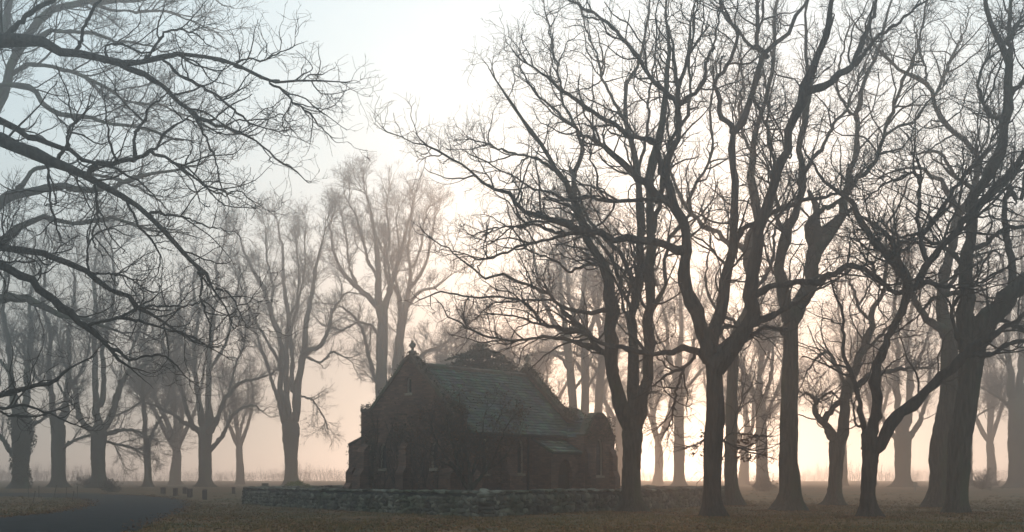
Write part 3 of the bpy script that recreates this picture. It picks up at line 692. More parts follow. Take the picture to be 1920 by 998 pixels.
traced_tree('elm_tree', 'misty tree with a bush at its foot, right of the slim oak', 'tree', (1431, 917),
 '1431,918,27 1430,880,24 1429,840,23 1428,800,22 1427,770,23 1427,755,25',
 ['1425,762,12 1418,745,11 1407,722,10 1396,700,9 1385,675,8 1375,640,6 1370,600,4', '1427,760,14 1424,720,12 1426,680,11 1430,640,9 1425,580,7 1435,520,5', '1429,762,10 1438,735,9 1446,700,8 1450,650,6 1460,600,4', '1432,780,8 1450,750,7 1462,720,6 1468,680,4', '1426,700,7 1440,670,6 1445,630,5 1455,590,3', '1407,722,6 1390,725,5 1375,735,4'],
 40, depth=120, shoots=4, **far)
traced_tree('elm_tree', 'broad misty tree behind the wide V of the small dark oak', 'tree', (1694, 916),
 '1694,918,36 1694,890,32 1694,860,31 1694,830,33 1694,810,38',
 ['1688,815,16 1684,770,15 1680,720,13 1684,650,11 1676,590,9 1682,520,6', '1696,815,18 1704,770,16 1706,700,14 1700,630,11 1712,560,8 1708,500,5', '1700,822,12 1715,808,11 1728,780,10 1738,740,8 1745,690,6', '1687,826,10 1668,810,9 1655,785,8 1645,750,6 1640,700,5', '1706,700,8 1730,660,7 1742,620,5'],
 41, depth=125, shoots=3, **far)
traced_tree('elm_tree', 'very stout misty tree at the right edge of the picture', 'tree', (1908, 917),
 '1908,919,40 1907,880,36 1906,830,34 1906,780,34 1908,740,36',
 ['1903,750,16 1895,700,14 1888,640,12 1890,570,9 1880,500,6', '1909,748,18 1915,690,15 1912,620,12 1920,550,9 1915,480,6', '1914,752,14 1930,710,12 1945,660,9 1955,600,6', '1900,770,8 1880,750,7 1862,740,5', '1895,690,7 1870,660,6 1855,620,4'],
 42, depth=122, shoots=5, **far)
traced_tree('elm_tree', 'thin misty trunk to the right of the massive oak', 'tree', (1818, 915),
 '1818,917,12 1818,880,11 1818,840,11 1820,790,11 1822,740,11',
 ['1821,745,8 1818,700,8 1824,640,7 1820,580,5 1826,520,3', '1822,742,7 1832,700,6 1845,650,5 1850,600,3', '1820,790,4 1840,775,4 1858,765,3', '1819,760,4 1800,740,3'],
 43, depth=140, shoots=4, **far)
traced_tree('elm_tree', 'thin misty trunk behind the crooked leaning-fork oak', 'tree', (1583, 916),
 '1583,917,12 1583,880,11 1582,840,11 1583,790,11 1583,740,12',
 ['1582,745,8 1576,700,7 1580,640,6 1572,580,5 1578,520,3', '1584,742,8 1594,700,7 1600,650,5 1612,600,3', '1583,780,4 1560,765,4 1545,750,3', '1583,800,4 1602,785,3'],
 44, depth=138, shoots=4, **far)
for (bx, lab, sd_, dd, lean) in ((1078, 'misty tree whose trunk rises leftmost above the far end of the chapel roof', 45, 124, -14), (1098, 'misty straight trunk rising above the right eave of the chapel roof', 46, 132, -2), (1124, 'misty tree directly above the little porch gable', 47, 140, 6)):
    L = lean
    traced_tree('elm_tree', lab, 'tree', (bx, 915),
     f'{bx},917,20 {bx-1},850,18 {bx-2},780,17 {bx+L*.4:.0f},720,16 {bx+L*.8:.0f},670,16 {bx+L*1.2:.0f},630,17',
     [f'{bx+L*1.2:.0f},640,11 {bx+L*2-14:.0f},600,10 {bx+L*2.5-25:.0f},560,8 {bx+L*3-30:.0f},510,6 {bx+L*3-38:.0f},460,4',
      f'{bx+L*1.2:.0f},636,12 {bx+L*1.6:.0f},580,10 {bx+L*2:.0f},530,8 {bx+L*2+6:.0f},470,6 {bx+L*2+2:.0f},420,4',
      f'{bx+L*1.2+2:.0f},640,10 {bx+L+18:.0f},600,9 {bx+L+30:.0f},550,7 {bx+L+36:.0f},500,5 {bx+L+44:.0f},450,3',
      f'{bx+L*.6:.0f},700,8 {bx-26:.0f},672,7 {bx-55:.0f},660,6 {bx-90:.0f},668,4 {bx-120:.0f},690,3',
      f'{bx+L*.3:.0f},735,6 {bx+20:.0f},700,6 {bx+34:.0f},665,4',
      f'{bx+L*1.4:.0f},600,6 {bx+L-24:.0f},575,5 {bx+L-52:.0f},560,4'],
     sd_, depth=dd, shoots=3, **far)

# ---- further rows: four kinds of elm, copied
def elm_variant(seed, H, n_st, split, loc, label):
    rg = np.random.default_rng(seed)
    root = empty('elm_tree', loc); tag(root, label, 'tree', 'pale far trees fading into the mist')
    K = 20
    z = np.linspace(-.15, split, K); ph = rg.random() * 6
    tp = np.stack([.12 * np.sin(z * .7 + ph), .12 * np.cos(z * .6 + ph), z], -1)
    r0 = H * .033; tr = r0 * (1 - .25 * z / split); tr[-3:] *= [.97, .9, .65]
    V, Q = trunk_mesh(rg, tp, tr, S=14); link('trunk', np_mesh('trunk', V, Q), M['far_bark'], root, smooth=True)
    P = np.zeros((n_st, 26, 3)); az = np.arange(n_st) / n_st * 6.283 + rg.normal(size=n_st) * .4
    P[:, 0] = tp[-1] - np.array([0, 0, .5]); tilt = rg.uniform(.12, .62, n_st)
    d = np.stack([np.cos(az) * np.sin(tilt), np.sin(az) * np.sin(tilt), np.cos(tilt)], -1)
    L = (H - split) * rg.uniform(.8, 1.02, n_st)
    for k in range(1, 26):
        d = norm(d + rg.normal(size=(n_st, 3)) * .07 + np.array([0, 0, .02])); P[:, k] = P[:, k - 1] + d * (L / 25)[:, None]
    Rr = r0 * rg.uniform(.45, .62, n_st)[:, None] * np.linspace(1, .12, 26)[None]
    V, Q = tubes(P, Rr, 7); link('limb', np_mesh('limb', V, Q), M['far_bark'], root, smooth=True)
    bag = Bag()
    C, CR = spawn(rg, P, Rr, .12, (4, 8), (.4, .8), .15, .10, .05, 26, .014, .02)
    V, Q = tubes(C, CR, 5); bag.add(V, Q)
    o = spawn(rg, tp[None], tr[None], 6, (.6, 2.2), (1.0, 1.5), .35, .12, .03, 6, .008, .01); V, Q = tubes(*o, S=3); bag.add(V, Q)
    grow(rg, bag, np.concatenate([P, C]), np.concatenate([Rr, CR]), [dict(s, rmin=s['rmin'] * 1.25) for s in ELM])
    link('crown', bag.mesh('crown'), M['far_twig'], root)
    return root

# (photo column, distance, height scale, variant, turn)
rows = [(330, 200, .95, 2, 3.3, 'behind the arching-bough tree'),
        (450, 205, .85, 3, 1.5, 'left of the lone upright-stemmed elm'), (812, 190, .88, 2, 3.9, 'above the near end of the chapel roof'), (868, 185, .95, 0, 2.7, 'above the conifer top'), (935, 195, .98, 3, 1.1, 'above the middle of the chapel ridge'),
        (1010, 190, .95, 1, 5.2, 'above the far gable cross'), (1160, 200, .9, 0, .8, 'just left of the three-stemmed oak'), (1235, 205, .95, 3, 3, 'right of the three-stemmed oak'), 
        (1395, 200, .9, 2, 2, 'right of the slim oak'), (1635, 195, .95, 1, 1.9, 'behind the small dark V-shaped oak'), (1858, 200, .95, 3, 1.3, 'right of the massive oak')]
protos = {}
for (px, D, s, v, rz, where) in rows:
    x = (px - 960) / F * D
    loc = (x, D, float(terr(x, D)))
    lab = 'pale far tree fading into the mist ' + where
    if v not in protos:
        o = elm_variant(100 + v, (27, 25, 28, 24)[v], (6, 5, 7, 5)[v], (7, 8.5, 6, 7.5)[v], loc, lab); protos[v] = o; kids = None
    else:
        p = protos[v]; o = p.copy(); COL.objects.link(o); o.location = loc; o['label'] = lab
        for ch in [c for c in p.children]:
            c = ch.copy(); COL.objects.link(c); c.parent = o
    o.rotation_euler = (0, 0, rz); o.scale = (s, s, s)

# ------------------------------------------------------------------ chapel
AX = math.atan2(-.632, .775)
church = empty('chapel', (-5.25, 65.3, 0), AX)
tag(church, 'small steep-roofed brick chapel with a slate roof and gable crosses inside the low stone wall', 'chapel')

def loops_prism(outer, holes, t, axis='Y', off=0.0):
    """extruded polygon with holes; (a, z) outline, thickness t along the other horizontal axis"""
    loops = [outer] + holes
    flat = [Vector((p[0], p[1], 0)) for l in loops for p in l]
    tris = geometry.tessellate_polygon([[Vector((p[0], p[1], 0)) for p in l] for l in loops])
    n = len(flat); V = []; Fc = []
    for k in (0, 1):
        for p in flat: V.append((p.x, off + k * t, p.y) if axis == 'Y' else (off + k * t, p.x, p.y))
    for a, b, c in tris:
        Fc.append((a, b, c)); Fc.append((c + n, b + n, a + n))
    i = 0
    for l in loops:
        m = len(l)
        for k in range(m):
            a, b = i + k, i + (k + 1) % m
            Fc.append((a, b, b + n, a + n))
        i += m
    me = bpy.data.meshes.new('wall'); me.from_pydata(V, [], Fc); me.validate()
    bm = bmesh.new(); bm.from_mesh(me); bmesh.ops.recalc_face_normals(bm, faces=bm.faces); bm.to_mesh(me); bm.free()
    return me

def arch(cx, z0, w, h, n=5):
    """pointed lancet outline"""
    hw = w / 2; sp = z0 + h - w * .95
    pts = [(cx - hw, z0), (cx + hw, z0), (cx + hw, sp)]
    for k in range(1, n): t = k / n; pts.append((cx + hw * math.cos(t * math.pi / 2) ** .8, sp + w * .95 * math.sin(t * math.pi / 2) ** 1.1))
    pts.append((cx, z0 + h))
    for k in range(n - 1, 0, -1): t = k / n; pts.append((cx - hw * math.cos(t * math.pi / 2) ** .8, sp + w * .95 * math.sin(t * math.pi / 2) ** 1.1))
    pts.append((cx - hw, sp))
    return pts

def box_bm(bm, x0, x1, y0, y1, z0, z1):
    v = [bm.verts.new(p) for p in ((x0, y0, z0), (x1, y0, z0), (x1, y1, z0), (x0, y1, z0), (x0, y0, z1), (x1, y0, z1), (x1, y1, z1), (x0, y1, z1))]
    for f in ((0, 3, 2, 1), (4, 5, 6, 7), (0, 1, 5, 4), (1, 2, 6, 5), (2, 3, 7, 6), (3, 0, 4, 7)): bm.faces.new([v[i] for i in f])

def poly_bar(bm, pts, w0, w1):
    """closed outline in (a,z) extruded from w0 to w1 along y"""
    A = [bm.verts.new((p[0], w0, p[1])) for p in pts]; B = [bm.verts.new((p[0], w1, p[1])) for p in pts]
    n = len(pts)
    bm.faces.new(A); bm.faces.new(B[::-1])
    for k in range(n): bm.faces.new((A[k], B[k], B[(k + 1) % n], A[(k + 1) % n]))

def bm_obj(name, bm, mat, parent, bev=0.0):
    if bev: bmesh.ops.bevel(bm, geom=list(bm.edges), offset=bev, segments=1, affect='EDGES', profile=.5)
    bmesh.ops.recalc_face_normals(bm, faces=bm.faces)
    me = bpy.data.meshes.new(name); bm.to_mesh(me); bm.free()
    return link(name, me, mat, parent)

def lancet(parent, cx, z0, w, h, axis, face, depth, sign):
    """stone surround, glass set back and lead bars; face = plane of the wall, sign = outward"""
    o, i = arch(cx, z0 - .0, w, h), arch(cx, z0 + .03, w - .1, h - .1)
    t = .12
    me = loops_prism(o, [i[::-1]], t * sign * -1, axis, face - sign * .06)
    fr = link('window', me, M['sandstone'], parent)
    pane = loops_prism(arch(cx, z0 + .02, w - .08, h - .08), [], .02, axis, face - sign * .17)
    link('pane', pane, M['glass'], fr)
    bm = bmesh.new()
    zz = z0 + .3
    q = face - sign * .14
    while zz < z0 + h - .25:
        a = (cx - w / 2 + .06, cx + w / 2 - .06)
        if axis == 'Y': box_bm(bm, a[0], a[1], q - .012, q + .012, zz - .012, zz + .012)
        else: box_bm(bm, q - .012, q + .012, a[0], a[1], zz - .012, zz + .012)
        zz += .3
    bm_obj('lead_bar', bm, M['iron'], fr)
    bm = bmesh.new(); s0, s1 = sorted((face + sign * .07, face - sign * .1))
    if axis == 'Y': box_bm(bm, cx - w / 2 - .08, cx + w / 2 + .08, s0, s1, z0 - .12, z0 - .003)
    else: box_bm(bm, s0, s1, cx - w / 2 - .08, cx + w / 2 + .08, z0 - .12, z0 - .003)
    bm_obj('sill', bm, M['sandstone'], fr)

NL, WH, EH, RH = 9.94, 3.5, 4.05, 7.45
# front gable wall
gab = [(-WH, 0), (WH, 0), (WH, 4.55), (WH - .4, 4.7), (0, 7.8), (-WH + .75, 5.1), (-WH, 5.1)]
holes = [arch(-1.85, 2.1, .46, 1.3), arch(1.75, 2.1, .46, 1.3), arch(0, 5.95, .34, .8)]
link('front_wall', loops_prism(gab, [h[::-1] for h in holes], .5), M['brick'], church)
for c_, z_, w_, h_ in ((-1.85, 2.1, .46, 1.3), (1.75, 2.1, .46, 1.3), (0, 5.95, .34, .8)):
    lancet(church, c_, z_, w_, h_, 'Y', 0.0, .5, -1)
link('rear_wall', loops_prism(gab, [], .5, 'Y', NL - .5), M['brick'], church)
# side walls
sw = [(.503, 0), (NL - .503, 0), (NL - .503, EH), (.503, EH)]
side_h = [arch(1.9, 1.85, .5, 1.75), arch(4.72, 1.85, .5, 1.75)]
link('side_wall', loops_prism(sw, [h[::-1] for h in side_h], -.45, 'X', WH), M['brick'], church)
for c_ in (1.9, 4.72): lancet(church, c_, 1.85, .5, 1.75, 'X', WH, .45, 1)
link('side_wall', loops_prism(sw, [], .45, 'X', -WH), M['brick'], church)

def coping_line(parent, pts, y0, y1, th=.16, mat='coping'):
    bm = bmesh.new()
    for (a, b) in zip(pts[:-1], pts[1:]):
        d = Vector((b[0] - a[0], b[1] - a[1])); L = d.length; d.normalize(); nrm = Vector((-d.y, d.x))
        if nrm.y < 0: nrm = -nrm
        k = max(1, int(L / .55))
        for q in range(k):
            p0 = Vector(a) + d * (L * q / k + .006); p1 = Vector(a) + d * (L * (q + 1) / k - .006)
            j = random.uniform(-.012, .012)
            lo, hi = .004, th + j
            poly_bar(bm, [(p0 + nrm * lo)[:], (p1 + nrm * lo)[:], (p1 + nrm * hi)[:], (p0 + nrm * hi)[:]], y0 - .06 + j, y1 + .06 + j)
    return bm_obj('coping', bm, M[mat], parent)

def cross(parent, x, y, z, s=1.0):
    bm = bmesh.new()
    box_bm(bm, x - .15 * s, x + .15 * s, y - .15 * s, y + .15 * s, z, z + .22 * s)
    box_bm(bm, x - .05 * s, x + .05 * s, y - .05 * s, y + .05 * s, z + .22 * s, z + .80 * s)
    box_bm(bm, x - .23 * s, x - .05 * s - .002, y - .045 * s, y + .045 * s, z + .46 * s, z + .60 * s)
    box_bm(bm, x + .05 * s + .002, x + .23 * s, y - .045 * s, y + .045 * s, z + .46 * s, z + .60 * s)
    n = 10                                       # small ring joining the arms
    ro, ri = .20 * s, .14 * s; zc = z + .53 * s
    for k in range(n):
        a0, a1 = 2 * math.pi * k / n, 2 * math.pi * (k + 1) / n
        poly_bar(bm, [(x + ri * math.cos(a0), zc + ri * math.sin(a0)), (x + ro * math.cos(a0), zc + ro * math.sin(a0)), (x + ro * math.cos(a1), zc + ro * math.sin(a1)), (x + ri * math.cos(a1), zc + ri * math.sin(a1))], y - .035 * s, y + .035 * s)
    return bm_obj('cross', bm, M['sandstone'], parent)

for y0, y1 in ((0, .5), (NL - .5, NL)):
    coping_line(church, [(-WH, 5.1), (-WH + .72, 5.1)], y0, y1)
    coping_line(church, [(WH - .38, 4.69), (WH, 4.55)], y0, y1)
    coping_line(church, [(-WH + .75, 5.1), (0, 7.8)], y0, y1)
    coping_line(church, [(0, 7.8), (WH - .4, 4.7)], y0, y1)
cross(church, 0, .25, 7.93, .9)
cross(church, 0, NL - .25, 7.93, .9)

def slate_slope(parent, p_eave, p_ridge, y0, y1, courses, thick=.028, along='Y', name='roof', seed=1):
    """rows of overlapping slates from eave to ridge; each slate its own slab inside one mesh"""
    rg = np.random.default_rng(seed)
    e = np.array(p_eave, float); r = np.array(p_ridge, float); d = r - e; L = np.linalg.norm(d); d /= L
    nrm = np.array([-d[1], d[0]]);
    if nrm[1] < 0: nrm = -nrm
    bm = bmesh.new()
    def put(a, y, z): return (a, y, z) if along == 'Y' else (y, a, z)
    # underlay
    u = [e - nrm * .10, r - nrm * .10, r + nrm * .0, e + nrm * .0]
    A = [bm.verts.new(put(p[0], y0, p[1])) for p in u]; B = [bm.verts.new(put(p[0], y1, p[1])) for p in u]
    bm.faces.new(A); bm.faces.new(B[::-1])
    for k in range(4): bm.faces.new((A[k], B[k], B[(k + 1) % 4], A[(k + 1) % 4]))
    ex = L / courses
    for c in range(courses):
        yy = y0 - rg.random() * .3
        while yy < y1:
            w = rg.uniform(.32, .5); a, b = max(yy + .004, y0), min(yy + w - .004, y1); yy += w
            if b - a < .03: continue
            j = rg.uniform(-.03, .03); lift = rg.uniform(0, .012) + .03 * (rg.random() > .965)
            lo = e + d * (c * ex + j); hi = e + d * min((c + 1.25) * ex, L)
            q = [lo + nrm * (.035 + lift), hi + nrm * .008, hi + nrm * (.008 + .02), lo + nrm * (.035 + thick + lift)]
            VA = [bm.verts.new(put(p[0], a, p[1])) for p in q]; VB = [bm.verts.new(put(p[0], b, p[1])) for p in q]
            bm.faces.new(VA); bm.faces.new(VB[::-1])
            for k in range(4): bm.faces.new((VA[k], VB[k], VB[(k + 1) % 4], VA[(k + 1) % 4]))
    return bm_obj(name, bm, M['slate'], parent)

ro = slate_slope(church, (WH + .32, EH - .20), (0.03, RH - .06), .51, NL - .51, 22, seed=3)
slate_slope(church, (-WH - .32, EH - .20), (-0.03, RH - .06), .51, NL - .51, 22, seed=4)
bm = bmesh.new()
y = .52
while y < NL - .6:
    poly_bar(bm, [(-.17, RH - .14), (0, RH + .0), (.17, RH - .14), (.15, RH + .02), (0, RH + .13), (-.15, RH + .02)], y, y + .44); y += .45
bm_obj('ridge_tile', bm, M['coping'], ro)
bm = bmesh.new(); box_bm(bm, WH + .33, WH + .45, .52, NL - .52, EH - .31, EH - .21); bm_obj('gutter', bm, M['iron'], church)
bm = bmesh.new(); box_bm(bm, WH + .005, WH + .095, 5.25, 5.34, .1, EH - .3); bm_obj('downpipe', bm, M['iron'], church)

def buttress(parent, cx, face, w, p, h, axis='X', sign=1):
    """stepped buttress with sloped caps; out from plane `face`"""
    bm = bmesh.new()
    def prof(p1, z0, z1, zt, p2):
        return [(0, z0), (p1, z0), (p1, z1), (p2, zt), (0, zt)]
    for (q0, z0, z1, zt, q2, ww) in ((p, 0, h * .52, h * .62, p * .6, w), (p * .6 - .003, h * .62 - .02, h * .88, h, 0.02, w * .92)):
        pts = prof(q0, z0, z1, zt, q2)
        A, B = [], []
        for (q, z) in pts:
            c = face + sign * (q + .002)
            if axis == 'X': A.append(bm.verts.new((c, cx - ww / 2, z))); B.append(bm.verts.new((c, cx + ww / 2, z)))
            else: A.append(bm.verts.new((cx - ww / 2, c, z))); B.append(bm.verts.new((cx + ww / 2, c, z)))
        n = len(A); bm.faces.new(A); bm.faces.new(B[::-1])
        for k in range(n): bm.faces.new((A[k], B[k], B[(k + 1) % n], A[(k + 1) % n]))
    return bm_obj('buttress', bm, M['brick'], parent)
buttress(church, -.12, 0, .55, .6, 3.6, 'Y', -1)
buttress(church, WH - .35, 0, .6, .7, 3.4, 'Y', -1)
buttress(church, -WH + .35, 0, .6, .7, 3.4, 'Y', -1)
buttress(church, .5, WH, .6, .7, 3.3)
buttress(church, 3.37, WH, .5, .6, 3.3)
# plinth
bm = bmesh.new()
box_bm(bm, -WH - .05, WH + .05, -.06, -.003, -.2, .5); box_bm(bm, WH + .003, WH + .06, 0, NL, -.2, .5)
bm_obj('plinth', bm, M['coping'], church)

# vestry lean-to on the left side
VY0, VY1, VP = .85, 5.2, 1.84
vest = loops_prism([(-WH - VP, 0), (-WH - .002, 0), (-WH - .002, 4.0), (-WH - .2, 4.0), (-WH - VP + .12, 3.35), (-WH - VP, 3.35)], [], .4, 'Y', VY0)
link('vestry_wall', vest, M['brick'], church)
link('vestry_wall', loops_prism([(VY0 + .402, 0), (VY1, 0), (VY1, 3.0), (VY0 + .402, 3.0)], [], .35, 'X', -WH - VP), M['brick'], church)
link('vestry_wall', loops_prism([(-WH - VP + .36, 0), (-WH - .002, 0), (-WH - .002, 3.9), (-WH - VP + .36, 3.0)], [], .35, 'Y', VY1 - .36), M['brick'], church)
coping_line(church, [(-WH - VP + .02, 3.35), (-WH - .02, 4.02)], VY0, VY0 + .4, .12)
slate_slope(church, (-WH - VP - .2, 2.95), (-WH - .02, 3.95), VY0 + .41, VY1 + .1, 6, name='vestry_roof', seed=6)
buttress(church, -WH - VP + .28, VY0, .5, .45, 2.2, 'Y', -1)
buttress(church, VY0 + .5, -WH - VP, .5, .45, 2.2, 'X', -1)

# lean-to porch on the right side, with its arched doorway
PY0, PY1, PP = 5.7, 8.2, 1.25
door = arch(6.95, 0.0, 1.25, 2.6)
outer = [(PY0, 0), (PY1, 0), (PY1, 3.0), (PY0, 3.0)]
dr = [(6.95 - .625, 0.02)] + [(6.95 + .625, .02)] + door[2:]
link('porch_wall', loops_prism(outer, [dr[::-1]], -.3, 'X', WH + PP), M['brick'], church)
link('porch_wall', loops_prism([(WH + .002, 0), (WH + PP - .302, 0), (WH + PP - .302, 3.1), (WH + .002, 3.7)], [], .3, 'Y', PY0), M['brick'], church)
slate_slope(church, (WH + PP + .22, 2.95), (WH + .02, 3.75), PY0 - .1, PY1 - .02, 5, name='porch_roof', seed=8)
dd_ = link('door', loops_prism([(6.95 - .6, .03), (6.95 + .6, .03)] + [(a * .97 + 6.95 * .03, z * .985) for a, z in door[2:]], [], -.07, 'X', WH + PP - .22), M['wood'], church)
bm = bmesh.new()
for zz in (.6, 1.7): box_bm(bm, WH + PP - .218, WH + PP - .195, 6.4, 7.3, zz, zz + .07)
bm_obj('hinge', bm, M['iron'], dd_)

# gabled transept at the far right end
TY0, TY1, TP = 8.203, 11.1, 1.55
gt = [(TY0, 0), (TY1, 0), (TY1, 3.85), (TY1 - .3, 3.95), (TY1 - .75, 4.75), ((TY0 + TY1) / 2 + .25, 5.05), ((TY0 + TY1) / 2 - .25, 5.05), (TY0 + .75, 4.75), (TY0 + .3, 3.95), (TY0, 3.85)]
tw = (9.65, 1.75, .62, 2.0)
link('transept_wall', loops_prism(gt, [arch(*tw)[::-1]], -.45, 'X', WH + TP), M['brick'], church)
lancet(church, *tw, 'X', WH + TP, .45, 1)
link('transept_wall', loops_prism([(WH + .003, 0), (WH + TP - .453, 0), (WH + TP - .453, 3.8), (WH + .003, 3.8)], [], .4, 'Y', TY0), M['brick'], church)
link('transept_wall', loops_prism([(2.6, 0), (WH + TP - .453, 0), (WH + TP - .453, 3.8), (2.6, 3.8)], [], .4, 'Y', TY1 - .4), M['brick'], church)
tc_ = (TY0 + TY1) / 2
slate_slope(church, (TY0 - .0, 3.75), (tc_ - .02, 4.75), WH - .6, WH + TP - .46, 6, along='X', name='transept_roof', seed=9)
slate_slope(church, (TY1 + .1, 3.75), (tc_ + .02, 4.75), WH - 1.6, WH + TP - .46, 6, along='X', name='transept_roof', seed=10)
bm = bmesh.new()
for a, b in zip(gt[2:-1], gt[3:]):
    d = Vector((b[0] - a[0], b[1] - a[1])); L = d.length; d.normalize(); nn = Vector((d.y, -d.x))
    if nn.y < 0: nn = -nn
    p0, p1 = Vector(a), Vector(b)
    q = [(p0 + nn * .003), (p1 + nn * .003), (p1 + nn * .12), (p0 + nn * .12)]
    A = [bm.verts.new((WH + TP + .05, p[0], p[1])) for p in q]; B = [bm.verts.new((WH + TP - .5, p[0], p[1])) for p in q]
    bm.faces.new(A); bm.faces.new(B[::-1])
    for k in range(4): bm.faces.new((A[k], B[k], B[(k + 1) % 4], A[(k + 1) % 4]))
bm_obj('coping', bm, M['coping'], church)
buttress(church, TY1 - .3, WH + TP, .5, .4, 3.2)
buttress(church, WH + TP - .3, TY1, .5, .6, 3.0, 'Y', 1)
buttress(church, TY0 + .3, WH + TP, .5, .4, 3.2)
# chancel behind the far gable
link('chancel_wall', loops_prism([(-2.5, 0), (2.5, 0), (2.5, 3.3), (0, 5.8), (-2.5, 3.3)], [], .4, 'Y', 14.1), M['brick'], church)
for s_ in (-1, 1):
    link('chancel_wall', loops_prism([(NL + .003, 0), (14.097, 0), (14.097, 3.3), (NL + .003, 3.3)], [], s_ * .4, 'X', s_ * 2.5 - s_ * .4), M['brick'], church)
    slate_slope(church, (s_ * 2.75, 3.1), (s_ * .02, 5.75), NL + .01, 14.6, 10, name='chancel_roof', seed=12 + s_)

# creeper on the walls and along the gable edges
def creeper():
    rg = np.random.default_rng(77); c = []
    def line(a, b, y0, y1, n, sp=.10):
        t = rg.random(n)[:, None]; q = np.array(a) * (1 - t) + np.array(b) * t
        c.append(np.stack([q[:, 0] + rg.normal(size=n) * sp, rg.uniform(y0, y1, n), q[:, 1] + .12 + np.abs(rg.normal(size=n)) * sp], -1))
    line((-WH, 5.15), (-WH + .75, 5.2), -.1, .6, 160); line((-WH + .75, 5.2), (0, 7.9), -.1, .6, 420, .07); line((0, 7.9), (WH - .4, 4.8), -.1, .6, 520, .07); line((WH - .9, 5.2), (WH, 4.6), -.1, .7, 700, .16)
    line((0, 7.9), (WH - .4, 4.8), NL - .6, NL + .1, 800, .11); line((WH - .75, 5.1), (WH + .1, 4.6), NL - .7, NL + .2, 520, .26)
    n = 900; c.append(np.stack([-WH - .04 - np.abs(rg.normal(size=n)) * .05, rg.uniform(0, .8, n), rg.uniform(4.0, 5.3, n)], -1)[:260])
    def patch(plane, val, a, z, sa, sz, n):
        A = a + rg.normal(size=n) * sa; Z = np.clip(z + rg.normal(size=n) * sz, .3, 7.2); o = np.abs(rg.normal(size=n)) * .05 + .02
        ok = np.ones(n, bool)
        if plane == 'f': ok = np.abs(A) < WH - .1; ok &= Z < 5.1 + (WH - .75 - np.abs(A)) * .98; c.append(np.stack([A, val - o, Z], -1)[ok])
        else: c.append(np.stack([val + o, A, np.minimum(Z, 3.9)], -1))
    patch('f', 0, -2.8, 2.6, .4, 1.4, 900); patch('f', 0, 2.9, 4.4, .35, .7, 1000); patch('f', 0, -.4, 3.6, .5, .8, 700)
    patch('s', WH, 1.0, 3.2, .9, .8, 2400); patch('s', WH, 7.6, 3.6, .5, .5, 600)
    n = 500; c.append(np.stack([WH + TP + .03 + np.abs(rg.normal(size=n)) * .05, rg.uniform(TY0, TY1, n), 3.6 + rg.random(n) * 1.4], -1))
    n = 420; c.append(np.stack([rg.uniform(WH + .6, WH + TP + .1, n), TY1 + np.abs(rg.normal(size=n)) * .1, rg.uniform(.3, 4.0, n)], -1))
    n = 420; c.append(np.stack([-WH - VP - .02 - np.abs(rg.normal(size=n)) * .06, rg.uniform(VY0 - .1, VY0 + 1.5, n), rg.uniform(.3, 3.4, n)], -1))
    V, Q = leaf_quads(rg, np.concatenate(c), .06)
    link('creeper', np_mesh('creeper', V, Q), M['ivy'], church)
    # bare runners climbing the walls
    m = 46; K = 16; P = np.zeros((m, K, 3)); d = np.zeros((m, 3)); 
    a0 = rg.uniform(-WH + .2, WH - .2, m); P[:, 0] = np.stack([a0, np.full(m, -.02), np.full(m, .5)], -1); d[:, 2] = 1
    L = rg.uniform(2.2, 5, m)
    for k in range(1, K):
        d = d + np.stack([rg.normal(size=m) * .35, np.zeros(m), np.full(m, .1)], -1); d = norm(d); P[:, k] = P[:, k - 1] + d * (L / (K - 1))[:, None]
    P[..., 0] = np.clip(P[..., 0], -WH + .1, WH - .1)
    P[..., 2] = np.minimum(P[..., 2], 5.1 + np.maximum(0, WH - .8 - np.abs(P[..., 0])) * .9)
    bag = Bag(); Rr = np.full((m, K), .016); V, Q = tubes(P, Rr, 4); bag.add(V, Q)
    o = spawn(rg, P, Rr, 3, (.3, 1.1), (.5, 1.3), .1, .2, .03, 5, .01, .007); o[0][..., 1] = np.clip(o[0][..., 1], -.25, -.01); V, Q = tubes(*o, S=3); bag.add(V, Q)
    link('creeper_stem', bag.mesh('creeper_stem'), M['twig'], church)
creeper()

